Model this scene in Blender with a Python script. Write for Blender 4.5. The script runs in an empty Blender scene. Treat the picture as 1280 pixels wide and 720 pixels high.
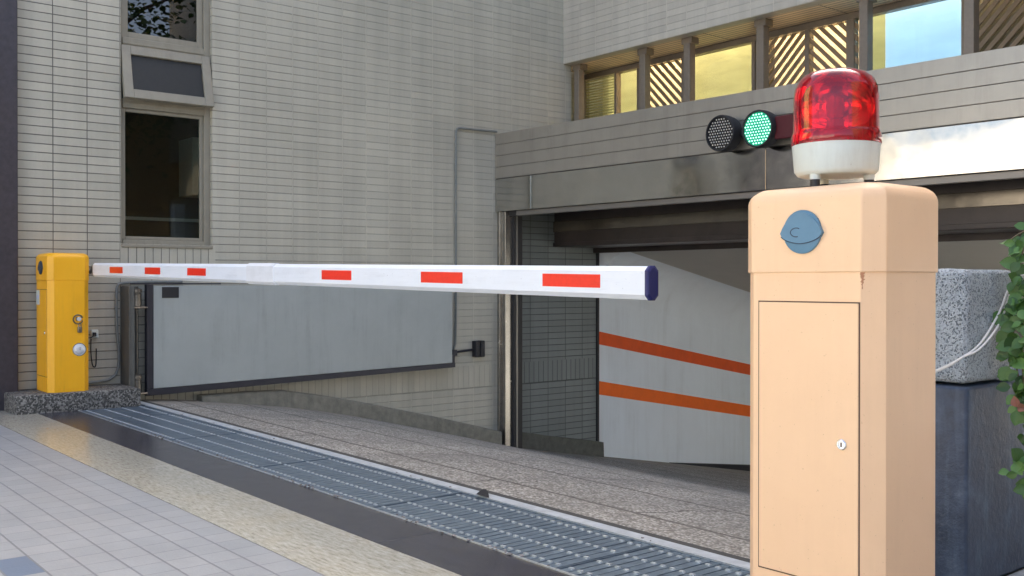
import bpy, bmesh, math, random
from mathutils import Vector, Matrix
random.seed(7)
R = math.radians
S = bpy.context.scene
COL = S.collection

# ------------------------------------------------------------------ camera
cam_d = bpy.data.cameras.new('camera'); cam = bpy.data.objects.new('camera', cam_d); COL.objects.link(cam)
cam.location = (0, 0, 0.96); cam.rotation_euler = (R(89.70), 0, R(51.0))
cam_d.lens = 35.47; cam_d.sensor_width = 36; cam_d.clip_end = 1000; cam_d.clip_start = 0.05
S.camera = cam
# ------------------------------------------------------------------ world, sun, exposure
SUN_EL, SUN_AZ = 50.0, -20.0            # azimuth measured from +Y towards +X
w = bpy.data.worlds.new('World'); S.world = w; w.use_nodes = True
nt = w.node_tree; nt.nodes.clear()
sky = nt.nodes.new('ShaderNodeTexSky'); sky.sky_type = 'NISHITA'; sky.sun_disc = False
sky.sun_elevation = R(SUN_EL); sky.sun_rotation = R(SUN_AZ); sky.air_density = 0.8; sky.dust_density = 6.0; sky.ozone_density = 0.2
bg = nt.nodes.new('ShaderNodeBackground'); bg.inputs[1].default_value = 0.15
wo = nt.nodes.new('ShaderNodeOutputWorld')
nt.links.new(sky.outputs[0], bg.inputs[0]); nt.links.new(bg.outputs[0], wo.inputs[0])
sd = bpy.data.lights.new('sun', 'SUN'); sd.energy = 4.5; sd.angle = R(0.5); sd.color = (1, .93, .82)
so = bpy.data.objects.new('sun', sd); COL.objects.link(so)
dv = Vector((math.sin(R(SUN_AZ))*math.cos(R(SUN_EL)), math.cos(R(SUN_AZ))*math.cos(R(SUN_EL)), math.sin(R(SUN_EL))))
so.rotation_euler = dv.to_track_quat('Z', 'Y').to_euler(); so.location = dv*50
S.view_settings.view_transform = 'Standard'; S.view_settings.look = 'None'
S.view_settings.exposure = 1.98; S.view_settings.gamma = 1; S.view_settings.use_curve_mapping = False

CX, CY = .6293, .7771
CAMZ = .96
def X_at(px, Y):                         # world X of a picture column on a plane of constant Y (survey helper)
    p = (px-640)/1261.0
    return (p*CX*Y - CY*Y)/(CX + CY*p)

# ------------------------------------------------------------------ materials
def srgb(r, g, b):
    f = lambda c: (c/255/12.92) if c/255 <= .04045 else ((c/255+.055)/1.055)**2.4
    return (f(r), f(g), f(b), 1)
def newmat(name):
    m = bpy.data.materials.new(name); m.use_nodes = True
    n = m.node_tree.nodes; l = m.node_tree.links
    return m, n, l, n['Principled BSDF']
def mat(name, col, rough=.5, metal=0, noise=.06, scale=30, bump=0, bscale=None, **kw):
    """plain surface with slight unevenness of colour and gloss"""
    m, n, l, b = newmat(name)
    if len(col) == 3: col = (*col, 1)
    tc = n.new('ShaderNodeTexCoord')
    ns = n.new('ShaderNodeTexNoise'); ns.inputs['Scale'].default_value = scale; ns.inputs['Detail'].default_value = 6; ns.inputs['Roughness'].default_value = .65
    l.new(tc.outputs['Object'], ns.inputs['Vector'])
    cr = n.new('ShaderNodeValToRGB')
    cr.color_ramp.elements[0].position = .3; cr.color_ramp.elements[1].position = .7
    cr.color_ramp.elements[0].color = tuple(max(0, c*(1-noise)) for c in col[:3])+(1,)
    cr.color_ramp.elements[1].color = tuple(min(1, c*(1+noise)) for c in col[:3])+(1,)
    l.new(ns.outputs[0], cr.inputs[0]); l.new(cr.outputs[0], b.inputs['Base Color'])
    mr = n.new('ShaderNodeMapRange'); mr.inputs[3].default_value = max(0, rough-.06); mr.inputs[4].default_value = min(1, rough+.06)
    l.new(ns.outputs[0], mr.inputs[0]); l.new(mr.outputs[0], b.inputs['Roughness'])
    b.inputs['Metallic'].default_value = metal
    if bump:
        n2 = n.new('ShaderNodeTexNoise'); n2.inputs['Scale'].default_value = bscale or scale*4; n2.inputs['Detail'].default_value = 5
        l.new(tc.outputs['Object'], n2.inputs['Vector'])
        bp = n.new('ShaderNodeBump'); bp.inputs['Strength'].default_value = 1; bp.inputs['Distance'].default_value = bump
        l.new(n2.outputs[0], bp.inputs['Height']); l.new(bp.outputs[0], b.inputs['Normal'])
    for k, v in kw.items(): b.inputs[k.replace('_', ' ')].default_value = v
    return m

def math_node(n, l, op, a, b=None, c=None):
    m = n.new('ShaderNodeMath'); m.operation = op
    for i, v in enumerate((a, b, c)):
        if v is None: continue
        if isinstance(v, (int, float)): m.inputs[i].default_value = v
        else: l.new(v, m.inputs[i])
    return m.outputs[0]
def mixc(n, l, fac, a, b, mode='MIX'):
    m = n.new('ShaderNodeMix'); m.data_type = 'RGBA'; m.blend_type = mode
    for i, v in ((0, fac), (6, a), (7, b)):
        if isinstance(v, (int, float)): m.inputs[i].default_value = v
        elif isinstance(v, tuple): m.inputs[i].default_value = v if len(v) == 4 else (*v, 1)
        else: l.new(v, m.inputs[i])
    return m.outputs[2]
def noise(n, l, vec, scale, detail=5, rough=.6):
    t = n.new('ShaderNodeTexNoise'); t.inputs['Scale'].default_value = scale; t.inputs['Detail'].default_value = detail; t.inputs['Roughness'].default_value = rough
    l.new(vec, t.inputs['Vector']); return t.outputs[0]
def ramp(n, l, fac, *stops):
    r = n.new('ShaderNodeValToRGB'); e = r.color_ramp.elements
    while len(e) < len(stops): e.new(.5)
    for i, (p, c) in enumerate(stops):
        e[i].position = p; e[i].color = (c, c, c, 1) if isinstance(c, (int, float)) else ((*c, 1) if len(c) == 3 else c)
    l.new(fac, r.inputs[0]); return r.outputs[0]
def bricks(n, l, vec, bw, bh, mortar, c1, c2, cm, smooth=.3):
    t = n.new('ShaderNodeTexBrick'); t.offset = 0; t.squash = 1
    t.inputs['Scale'].default_value = 1; t.inputs['Brick Width'].default_value = bw; t.inputs['Row Height'].default_value = bh
    t.inputs['Mortar Size'].default_value = mortar; t.inputs['Mortar Smooth'].default_value = smooth
    for k, c in (('Color1', c1), ('Color2', c2), ('Mortar', cm)): t.inputs[k].default_value = (*c, 1)
    l.new(vec, t.inputs['Vector']); return t
def comb(n, l, x, y):
    c = n.new('ShaderNodeCombineXYZ')
    for i, v in enumerate((x, y)):
        if isinstance(v, (int, float)): c.inputs[i].default_value = v
        else: l.new(v, c.inputs[i])
    return c.outputs[0]
def bump(n, l, h, dist, b, prev=None):
    bp = n.new('ShaderNodeBump'); bp.inputs['Distance'].default_value = dist
    l.new(h, bp.inputs['Height'])
    if prev: l.new(prev, bp.inputs['Normal'])
    if b is not None: l.new(bp.outputs[0], b.inputs['Normal'])
    return bp.outputs[0]

def tile_wall(name, axis, phase=2.18, base=(.59, .56, .45), bands=((-.13, .10, -99, 99), (1.03, 1.28, 2.69, 3.50)), cj=None):
    m, n, l, b = newmat(name)
    g = n.new('ShaderNodeNewGeometry'); s = n.new('ShaderNodeSeparateXYZ'); l.new(g.outputs['Position'], s.inputs[0])
    u0 = s.outputs[axis]; z0 = s.outputs[2]
    u = math_node(n, l, 'ADD', u0, 257*.2567-phase if 0 else 25.67-phase); z = math_node(n, l, 'ADD', z0, 6.8)
    c1 = base; c2 = tuple(c*.90 for c in base); cm = cj or (.16, .15, .13)
    t1 = bricks(n, l, comb(n, l, u, z), .2567, .068, .0038, c1, c2, cm)
    zz = math_node(n, l, 'ADD', z0, .13+2.4)
    t2 = bricks(n, l, comb(n, l, u, zz), .068, .24, .0042, c1, c2, cm)
    msk = None
    for (a, d, y0, y1) in bands:
        k = math_node(n, l, 'MULTIPLY', math_node(n, l, 'GREATER_THAN', z0, a), math_node(n, l, 'LESS_THAN', z0, d))
        k = math_node(n, l, 'MULTIPLY', k, math_node(n, l, 'MULTIPLY', math_node(n, l, 'GREATER_THAN', u0, y0), math_node(n, l, 'LESS_THAN', u0, y1)))
        msk = k if msk is None else math_node(n, l, 'MAXIMUM', msk, k)
    if msk is None: msk = 0.0
    if cj is None:
        # bed joints: open and dark near the street, grouted paler further along; upright joints pale
        far = ramp(n, l, math_node(n, l, 'ADD', math_node(n, l, 'MULTIPLY', u0, .1), math_node(n, l, 'MULTIPLY', noise(n, l, g.outputs['Position'], 1.2, 4), .22)), (.33, 0.), (.62, 1.)) if axis == 1 else 1.0
        pale = tuple(c*.82 for c in base); dark = (.15, .14, .12)
        bed = mixc(n, l, far, dark, pale)
        fu = math_node(n, l, 'FRACT', math_node(n, l, 'DIVIDE', u, .2567)); up_ = math_node(n, l, 'GREATER_THAN', math_node(n, l, 'ABSOLUTE', math_node(n, l, 'SUBTRACT', fu, .5)), .483)
        jc = mixc(n, l, math_node(n, l, 'MULTIPLY', up_, far), bed, tuple(min(1, c*1.12) for c in base))
        l.new(jc, t1.inputs['Mortar']); l.new(bed, t2.inputs['Mortar'])
    col = mixc(n, l, msk, t1.outputs[0], t2.outputs[0])
    fm = n.new('ShaderNodeMix'); fm.data_type = 'FLOAT'
    if isinstance(msk, float): fm.inputs[0].default_value = 0
    else: l.new(msk, fm.inputs[0])
    l.new(t1.outputs[1], fm.inputs[2]); l.new(t2.outputs[1], fm.inputs[3])
    big = noise(n, l, g.outputs['Position'], .9, 4)
    col = mixc(n, l, .7, col, ramp(n, l, big, (.3, .82), (.7, 1.0)), 'MULTIPLY')
    # vertical weather streaks
    mp = n.new('ShaderNodeMapping'); mp.inputs['Scale'].default_value = (7, 7, .35); l.new(g.outputs['Position'], mp.inputs[0])
    st = noise(n, l, mp.outputs[0], 1.0, 5)
    col = mixc(n, l, .55, col, ramp(n, l, st, (.35, .80), (.6, 1.0)), 'MULTIPLY')
    fine = noise(n, l, g.outputs['Position'], 60, 3)
    col = mixc(n, l, .5, col, ramp(n, l, fine, (.3, .9), (.7, 1.0)), 'MULTIPLY')
    l.new(col, b.inputs['Base Color'])
    l.new(ramp(n, l, big, (.3, .42), (.7, .58)), b.inputs['Roughness'])
    inv = math_node(n, l, 'SUBTRACT', 1, fm.outputs[0])
    p = bump(n, l, inv, .004, None); bump(n, l, fine, .0008, b, p)
    return m

M = {}
def dirty(m, col=(.16, .13, .10), amt=.35, axis=2, scale=9, spots=.3):
    """rain streaks, dust blotches and small chips that belong to the painted thing"""
    n = m.node_tree.nodes; l = m.node_tree.links; b = n['Principled BSDF']
    src = b.inputs['Base Color'].links[0].from_socket
    tc = n.new('ShaderNodeTexCoord'); mp = n.new('ShaderNodeMapping'); sc = [scale]*3; sc[axis] = scale*.07; mp.inputs['Scale'].default_value = sc
    l.new(tc.outputs['Object'], mp.inputs[0])
    st = noise(n, l, mp.outputs[0], 1.6, 8, .75); bl = noise(n, l, tc.outputs['Object'], scale*.45, 7, .7)
    f = math_node(n, l, 'MULTIPLY', ramp(n, l, st, (.48, 0.), (.78, 1.)), ramp(n, l, bl, (.40, .1), (.65, 1.)))
    c = mixc(n, l, math_node(n, l, 'MULTIPLY', f, amt), src, col)
    sp = noise(n, l, tc.outputs['Object'], 95, 3, .6)
    c = mixc(n, l, math_node(n, l, 'MULTIPLY', ramp(n, l, sp, (.71, 0.), (.735, 1.)), spots), c, tuple(x*.6 for x in col))
    l.new(c, b.inputs['Base Color'])
    return m
M['wall_y'] = tile_wall('glazed wall tiles', 1)
M['wall_x'] = tile_wall('glazed wall tiles of upper wall', 0, phase=-8.4, base=(.62, .58, .48), bands=())
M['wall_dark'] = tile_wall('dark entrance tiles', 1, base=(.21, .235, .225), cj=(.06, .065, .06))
M['yellow_paint'] = mat('yellow cabinet paint', srgb(255, 184, 26), .38, noise=.03, scale=9, bump=.00015, bscale=300)
def peach():
    m, n, l, b = newmat('peach cabinet paint')
    g = n.new('ShaderNodeTexCoord'); v = g.outputs['Object']
    a = noise(n, l, v, 5, 5); col = ramp(n, l, a, (.3, (.85, .565, .335)), (.7, (.89, .60, .36)))
    sp = noise(n, l, v, 180, 2); col = mixc(n, l, ramp(n, l, sp, (.73, 0.), (.76, .5)), col, (.35, .2, .1))
    # rust run from the lid joint
    s = n.new('ShaderNodeSeparateXYZ'); l.new(v, s.inputs[0])
    dx = math_node(n, l, 'ABSOLUTE', math_node(n, l, 'SUBTRACT', s.outputs[0], .151)); 
    wx = math_node(n, l, 'LESS_THAN', math_node(n, l, 'ADD', dx, math_node(n, l, 'MULTIPLY', math_node(n, l, 'SUBTRACT', .842, s.outputs[2]), .12)), math_node(n, l, 'ADD', -.002, math_node(n, l, 'MULTIPLY', noise(n, l, v, 190, 4), .013)))
    wz = math_node(n, l, 'MULTIPLY', math_node(n, l, 'MULTIPLY', math_node(n, l, 'GREATER_THAN', s.outputs[2], .800), math_node(n, l, 'LESS_THAN', s.outputs[2], .8395)), math_node(n, l, 'LESS_THAN', s.outputs[1], -.1))
    col = mixc(n, l, math_node(n, l, 'MULTIPLY', math_node(n, l, 'MULTIPLY', wx, wz), .75), col, (.36, .10, .03))
    l.new(col, b.inputs['Base Color']); b.inputs['Roughness'].default_value = .42
    bump(n, l, noise(n, l, v, 350, 2), .0002, b)
    return m
M['peach_paint'] = peach()
M['seam'] = mat('dark panel seam', (.10, .05, .03), .7)
M['emblem'] = mat('blue grey plastic', srgb(88, 128, 152), .45, noise=.05)
M['emblem_dark'] = mat('dark blue plastic', srgb(45, 62, 80), .45, noise=.05)
M['chrome'] = mat('lock chrome', (.75, .77, .78), .22, 1)
M['white_plastic'] = mat('white plastic', (.60, .655, .62), .4, noise=.02)
M['dial'] = mat('pale lock face', (.72, .74, .76), .3, .2)
M['black'] = mat('black rubber', (.02, .02, .022), .55)
M['dark_steel'] = mat('dark steel', (.035, .035, .045), .45, .3, bump=.0003)
M['boom'] = mat('white boom paint', (.80, .84, .88), .35, noise=.02, scale=6)
M['boom_sleeve'] = mat('boom sleeve', (.78, .80, .82), .45, noise=.05, scale=12)
M['red_tape'] = mat('red reflective tape', srgb(240, 50, 28), .35, noise=.05, scale=60)
M['navy'] = mat('navy end cap', srgb(28, 32, 92), .4)
M['gate_paint'] = mat('gate grey paint', (.39, .42, .395), .42, noise=.06, scale=2.5, bump=.0006, bscale=3)
M['post_paint'] = mat('post grey brown', (.12, .12, .105), .5, noise=.12, scale=12)
M['hinge'] = mat('greasy hinge steel', (.20, .18, .15), .35, .8, noise=.35, scale=25)
M['frame_paint'] = mat('window frame beige', (.30, .275, .21), .45, noise=.06, scale=12)
M['clad'] = mat('bronze cladding', (.40, .37, .31), .33, .55, noise=.07, scale=3)
M['clad2'] = mat('bronze cladding ridge', (.25, .23, .20), .4, .5, noise=.07, scale=3)
M['joint'] = mat('cladding joint', (.07, .063, .055), .8)
M['lintel'] = mat('brown shutter housing', (.060, .048, .042), .38, .2, noise=.2, scale=4)
M['lintel_strip'] = mat('glossy brown trim', (.17, .15, .12), .16, .6, noise=.2, scale=4, bump=.003, bscale=3)
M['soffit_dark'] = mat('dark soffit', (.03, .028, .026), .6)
M['post_brown'] = mat('bronze window posts', (.235, .195, .15), .42, .25, noise=.08)
M['lattice'] = mat('brown lattice', (.28, .20, .12), .5, noise=.12, scale=20)
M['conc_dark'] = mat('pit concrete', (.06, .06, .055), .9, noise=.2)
M['galv'] = mat('galvanised steel', (.20, .265, .335), .38, .75, noise=.2, scale=25)
M['galv_bright'] = mat('worn galvanised rods', (.66, .72, .77), .35, .75, noise=.15, scale=60)
M['white_wall'] = mat('painted ramp wall', (.78, .84, .89), .8, noise=.035, scale=1.5, bump=.0015, bscale=8)
M['stripe_rust'] = mat('rust red stripe paint', srgb(230, 90, 28), .6, noise=.08, scale=9)
M['stripe_orange'] = mat('orange stripe paint', srgb(250, 112, 26), .6, noise=.06, scale=9)
M['ceiling'] = mat('ramp ceiling paint', (.46, .45, .41), .8, noise=.05, scale=2)
M['cable_white'] = mat('white cable sheath', (.74, .73, .68), .5)
M['conduit'] = mat('painted conduit', (.21, .22, .20), .5, noise=.15, scale=15)
M['core'] = mat('render', (.35, .33, .30), .9)
M['room'] = mat('room paint', (.15, .19, .18), .8)
M['duct'] = mat('pale duct', (.75, .76, .66), .6)
M['bark'] = mat('bark', (.10, .07, .05), .9, noise=.3, scale=15, bump=.01, bscale=25)
M['stem'] = mat('creeper stem', (.13, .10, .05), .7, noise=.2)

dirty(M['peach_paint'], (.45, .27, .14), .20); dirty(M['yellow_paint'], (.30, .15, .02), .35)
dirty(M['boom'], (.30, .30, .29), .40, 0, 14, .45); dirty(M['boom_sleeve'], (.35, .34, .32), .5, 0, 14)
dirty(M['gate_paint'], (.16, .155, .14), .50, 2, 6, .3); dirty(M['red_tape'], (.35, .06, .04), .5, 0, 20)
dirty(M['white_wall'], (.38, .38, .36), .38, 2, 2.2, .12); dirty(M['clad'], (.16, .14, .11), .5, 2, 5, .1)
dirty(M['white_plastic'], (.30, .28, .22), .4, 2, 20); dirty(M['frame_paint'], (.12, .10, .07), .5, 2, 8)
def soffit_mat():
    m, n, l, b = newmat('timber strip soffit')
    g = n.new('ShaderNodeNewGeometry'); s = n.new('ShaderNodeSeparateXYZ'); l.new(g.outputs['Position'], s.inputs[0])
    t = bricks(n, l, comb(n, l, s.outputs[0], math_node(n, l, 'SUBTRACT', s.outputs[1], 7.5)), 1.3, .062, .006, (.88, .70, .48), (.80, .62, .42), (.10, .06, .03))
    l.new(mixc(n, l, .4, t.outputs[0], ramp(n, l, noise(n, l, g.outputs['Position'], 6), (.3, .75), (.7, 1.0)), 'MULTIPLY'), b.inputs['Base Color'])
    b.inputs['Roughness'].default_value = .45; return m
M['soffit'] = soffit_mat()

def steel_mat():
    m, n, l, b = newmat('polished steel')
    g = n.new('ShaderNodeNewGeometry')
    b.inputs['Metallic'].default_value = 1
    l.new(ramp(n, l, noise(n, l, g.outputs['Position'], 3), (.3, (.47, .455, .42)), (.7, (.54, .525, .485))), b.inputs['Base Color'])
    l.new(ramp(n, l, noise(n, l, g.outputs['Position'], 8), (.3, .08), (.7, .17)), b.inputs['Roughness'])
    mp = n.new('ShaderNodeMapping'); mp.inputs['Scale'].default_value = (.9, .9, 1.1); l.new(g.outputs['Position'], mp.inputs[0])
    bump(n, l, noise(n, l, mp.outputs[0], 1.3, 2), .009, b)
    return m
M['steel'] = steel_mat()
M['jamb'] = mat('brushed jamb steel', (.42, .39, .34), .25, .9, noise=.15, scale=8)

def mirror_glass(name, tint, rough=.03, mix=.5, wav=.004, under=(.02, .02, .02)):
    m, n, l, b = newmat(name)
    b.inputs['Metallic'].default_value = 1; b.inputs['Base Color'].default_value = (*tint, 1); b.inputs['Roughness'].default_value = rough
    g = n.new('ShaderNodeNewGeometry'); bump(n, l, noise(n, l, g.outputs['Position'], 1.5, 2), wav, b)
    return m
M['coated_glass'] = mirror_glass('coated mirror glazing', (.62, .60, .46))

def clear_glass(name, refl=.10, tint=(.55, .6, .58)):
    m, n, l, b = newmat(name); n.remove(b)
    tr = n.new('ShaderNodeBsdfTransparent'); tr.inputs[0].default_value = (*tint, 1)
    gl = n.new('ShaderNodeBsdfGlossy'); gl.inputs['Roughness'].default_value = .01
    fr = n.new('ShaderNodeLayerWeight'); fr.inputs[0].default_value = .5
    f = math_node(n, l, 'ADD', math_node(n, l, 'MULTIPLY', math_node(n, l, 'POWER', fr.outputs[1], 5.), .9), refl)
    mx = n.new('ShaderNodeMixShader'); l.new(f, mx.inputs[0]); l.new(tr.outputs[0], mx.inputs[1]); l.new(gl.outputs[0], mx.inputs[2])
    l.new(mx.outputs[0], n['Material Output'].inputs[0]); return m
M['glass'] = clear_glass('window glass', .035, (.75, .8, .78))

M['glass_top'] = clear_glass('upper window glass', .12, (.4, .42, .4)); M['vent_pane'] = mat('dark matt vent pane', (.022, .022, .019), .5, noise=.15)
def speckle(name, c_dark, c_mid, c_light, scale, rough=.6, bumpd=.0, pits=0, big=.15):
    m, n, l, b = newmat(name)
    tc = n.new('ShaderNodeTexCoord'); v = tc.outputs['Object']
    vo = n.new('ShaderNodeTexVoronoi'); vo.inputs['Scale'].default_value = scale; l.new(v, vo.inputs['Vector'])
    sp = n.new('ShaderNodeSeparateColor'); l.new(vo.outputs['Color'], sp.inputs[0])
    col = ramp(n, l, sp.outputs[0], (.2, c_dark), (.5, c_mid), (.85, c_light))
    bg_ = noise(n, l, v, 2.2, 5)
    col = mixc(n, l, 1.0, col, ramp(n, l, bg_, (.3, 1-big*2), (.7, 1.0)), 'MULTIPLY')
    l.new(col, b.inputs['Base Color']); b.inputs['Roughness'].default_value = rough
    if bumpd: bump(n, l, noise(n, l, v, scale*.6, 4, .7), bumpd, b)
    return m
M['plinth'] = speckle('exposed aggregate plinth', (.05, .05, .045), (.13, .125, .11), (.32, .31, .28), 90, .7, .006)
M['granite_dark'] = mat('dark purple granite', (.050, .044, .052), .35, noise=.25, scale=22)
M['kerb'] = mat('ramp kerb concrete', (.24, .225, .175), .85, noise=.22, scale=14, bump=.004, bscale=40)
M['edge_conc'] = mat('pale channel edge', (.42, .45, .46), .6, noise=.2, scale=14, bump=.001)

def rough_stone():
    m, n, l, b = newmat('bush hammered granite')
    tc = n.new('ShaderNodeTexCoord'); v = tc.outputs['Object']
    # a warped coordinate keeps the pits from reading as round cells
    wn = n.new('ShaderNodeTexNoise'); wn.inputs['Scale'].default_value = 45; l.new(v, wn.inputs['Vector'])
    add = n.new('ShaderNodeVectorMath'); add.operation = 'MULTIPLY_ADD'; add.inputs[1].default_value = (.03, .03, .03); l.new(wn.outputs['Color'], add.inputs[0]); l.new(v, add.inputs[2])
    vo = n.new('ShaderNodeTexVoronoi'); vo.inputs['Scale'].default_value = 130; l.new(add.outputs[0], vo.inputs['Vector'])
    pit = ramp(n, l, vo.outputs['Distance'], (.22, 0.), (.45, 1.))
    f = noise(n, l, v, 240, 4, .7)
    sel = ramp(n, l, noise(n, l, v, 22, 3), (.25, 0.), (.42, 1.))
    pm = mixc(n, l, sel, (1., 1., 1.), pit)
    col = mixc(n, l, pm, (.19, .22, .235), ramp(n, l, f, (.3, (.30, .35, .37)), (.65, (.66, .72, .74))))
    col = mixc(n, l, .8, col, ramp(n, l, noise(n, l, v, 7, 4), (.3, .7), (.7, 1.)), 'MULTIPLY')
    l.new(col, b.inputs['Base Color']); b.inputs['Roughness'].default_value = .75
    p = bump(n, l, pm, .0035, None); bump(n, l, f, .003, b, p)
    return m
M['rough_stone'] = rough_stone()
def polished_dark():
    m, n, l, b = newmat('weathered dark stone')
    tc = n.new('ShaderNodeTexCoord'); v = tc.outputs['Object']
    a = noise(n, l, v, 9, 8, .7)
    mp = n.new('ShaderNodeMapping'); mp.inputs['Scale'].default_value = (12, 12, 1.6); l.new(v, mp.inputs[0])
    s_ = noise(n, l, mp.outputs[0], 1, 5)
    col = ramp(n, l, a, (.3, (.018, .028, .048)), (.55, (.045, .066, .105)), (.75, (.11, .145, .20)))
    col = mixc(n, l, ramp(n, l, s_, (.52, 0.), (.75, .55)), col, (.16, .23, .32))
    l.new(col, b.inputs['Base Color']); l.new(ramp(n, l, a, (.3, .3), (.7, .55)), b.inputs['Roughness'])
    bump(n, l, noise(n, l, v, 40, 5, .7), .0035, b); return m
M['dark_stone'] = polished_dark()

def paving():
    m, n, l, b = newmat('grey pavement tiles')
    g = n.new('ShaderNodeNewGeometry'); s = n.new('ShaderNodeSeparateXYZ'); l.new(g.outputs['Position'], s.inputs[0])
    x = math_node(n, l, 'ADD', s.outputs[0], 125*.4+3.95); y = math_node(n, l, 'ADD', s.outputs[1], 116.0-1.6)
    t = bricks(n, l, comb(n, l, x, y), .125, .116, .0022, (.325, .34, .345), (.29, .31, .32), (.22, .23, .235), .2)
    # long joints stay clean and dark, cross joints are half filled
    fy = math_node(n, l, 'FRACT', math_node(n, l, 'DIVIDE', y, .116))
    ln = math_node(n, l, 'LESS_THAN', math_node(n, l, 'ABSOLUTE', math_node(n, l, 'SUBTRACT', fy, .5)), .47)
    col = mixc(n, l, ln, (.19, .20, .21), t.outputs[0])
    dirt = noise(n, l, g.outputs['Position'], 3.2, 7, .7)
    col = mixc(n, l, .7, col, ramp(n, l, dirt, (.35, .80), (.65, 1.0)), 'MULTIPLY')
    # the slate coloured accent tiles
    cx_ = math_node(n, l, 'FLOOR', math_node(n, l, 'DIVIDE', x, .125)); cy_ = math_node(n, l, 'FLOOR', math_node(n, l, 'DIVIDE', y, .116))
    mx_ = math_node(n, l, 'LESS_THAN', math_node(n, l, 'MODULO', math_node(n, l, 'ADD', cx_, 9.5), 10.), 2.)
    my_ = math_node(n, l, 'LESS_THAN', math_node(n, l, 'MODULO', math_node(n, l, 'ADD', cy_, 6.5), 9.), 1.)
    col = mixc(n, l, math_node(n, l, 'MULTIPLY', math_node(n, l, 'MULTIPLY', mx_, my_), ln), col, (.13, .17, .23))
    l.new(col, b.inputs['Base Color']); b.inputs['Roughness'].default_value = .48
    inv = math_node(n, l, 'MULTIPLY', math_node(n, l, 'SUBTRACT', 1, t.outputs[1]), ln)
    p = bump(n, l, inv, .0015, None); bump(n, l, noise(n, l, g.outputs['Position'], 90, 3), .0007, b, p)
    return m
M['paving'] = paving()
def beige_stone():
    m, n, l, b = newmat('beige veined granite')
    g = n.new('ShaderNodeNewGeometry'); mp = n.new('ShaderNodeMapping'); mp.inputs['Rotation'].default_value = (0, 0, R(-38)); mp.inputs['Scale'].default_value = (1, 4.5, 1)
    l.new(g.outputs['Position'], mp.inputs[0])
    a = noise(n, l, mp.outputs[0], 16, 7, .75); c = noise(n, l, g.outputs['Position'], 3.5, 4)
    col = ramp(n, l, a, (.30, (.13, .115, .085)), (.42, (.34, .32, .25)), (.58, (.47, .46, .385)), (.75, (.56, .55, .49)))
    col = mixc(n, l, ramp(n, l, c, (.50, 0.), (.75, .28)), col, (.42, .34, .20))
    l.new(col, b.inputs['Base Color']); l.new(ramp(n, l, a, (.3, .24), (.7, .13)), b.inputs['Roughness'])
    b.inputs['Specular IOR Level'].default_value = .7
    bump(n, l, a, .0004, b); return m
M['beige'] = beige_stone()
M['black_strip'] = dirty(mat('dark honed granite', (.045, .045, .056), .24, noise=.35, scale=12, bump=.0006, bscale=90), (.14, .13, .12), .5, 0, 5, .5)
dirty(M['kerb'], (.08, .075, .06), .7, 2, 6)
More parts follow.
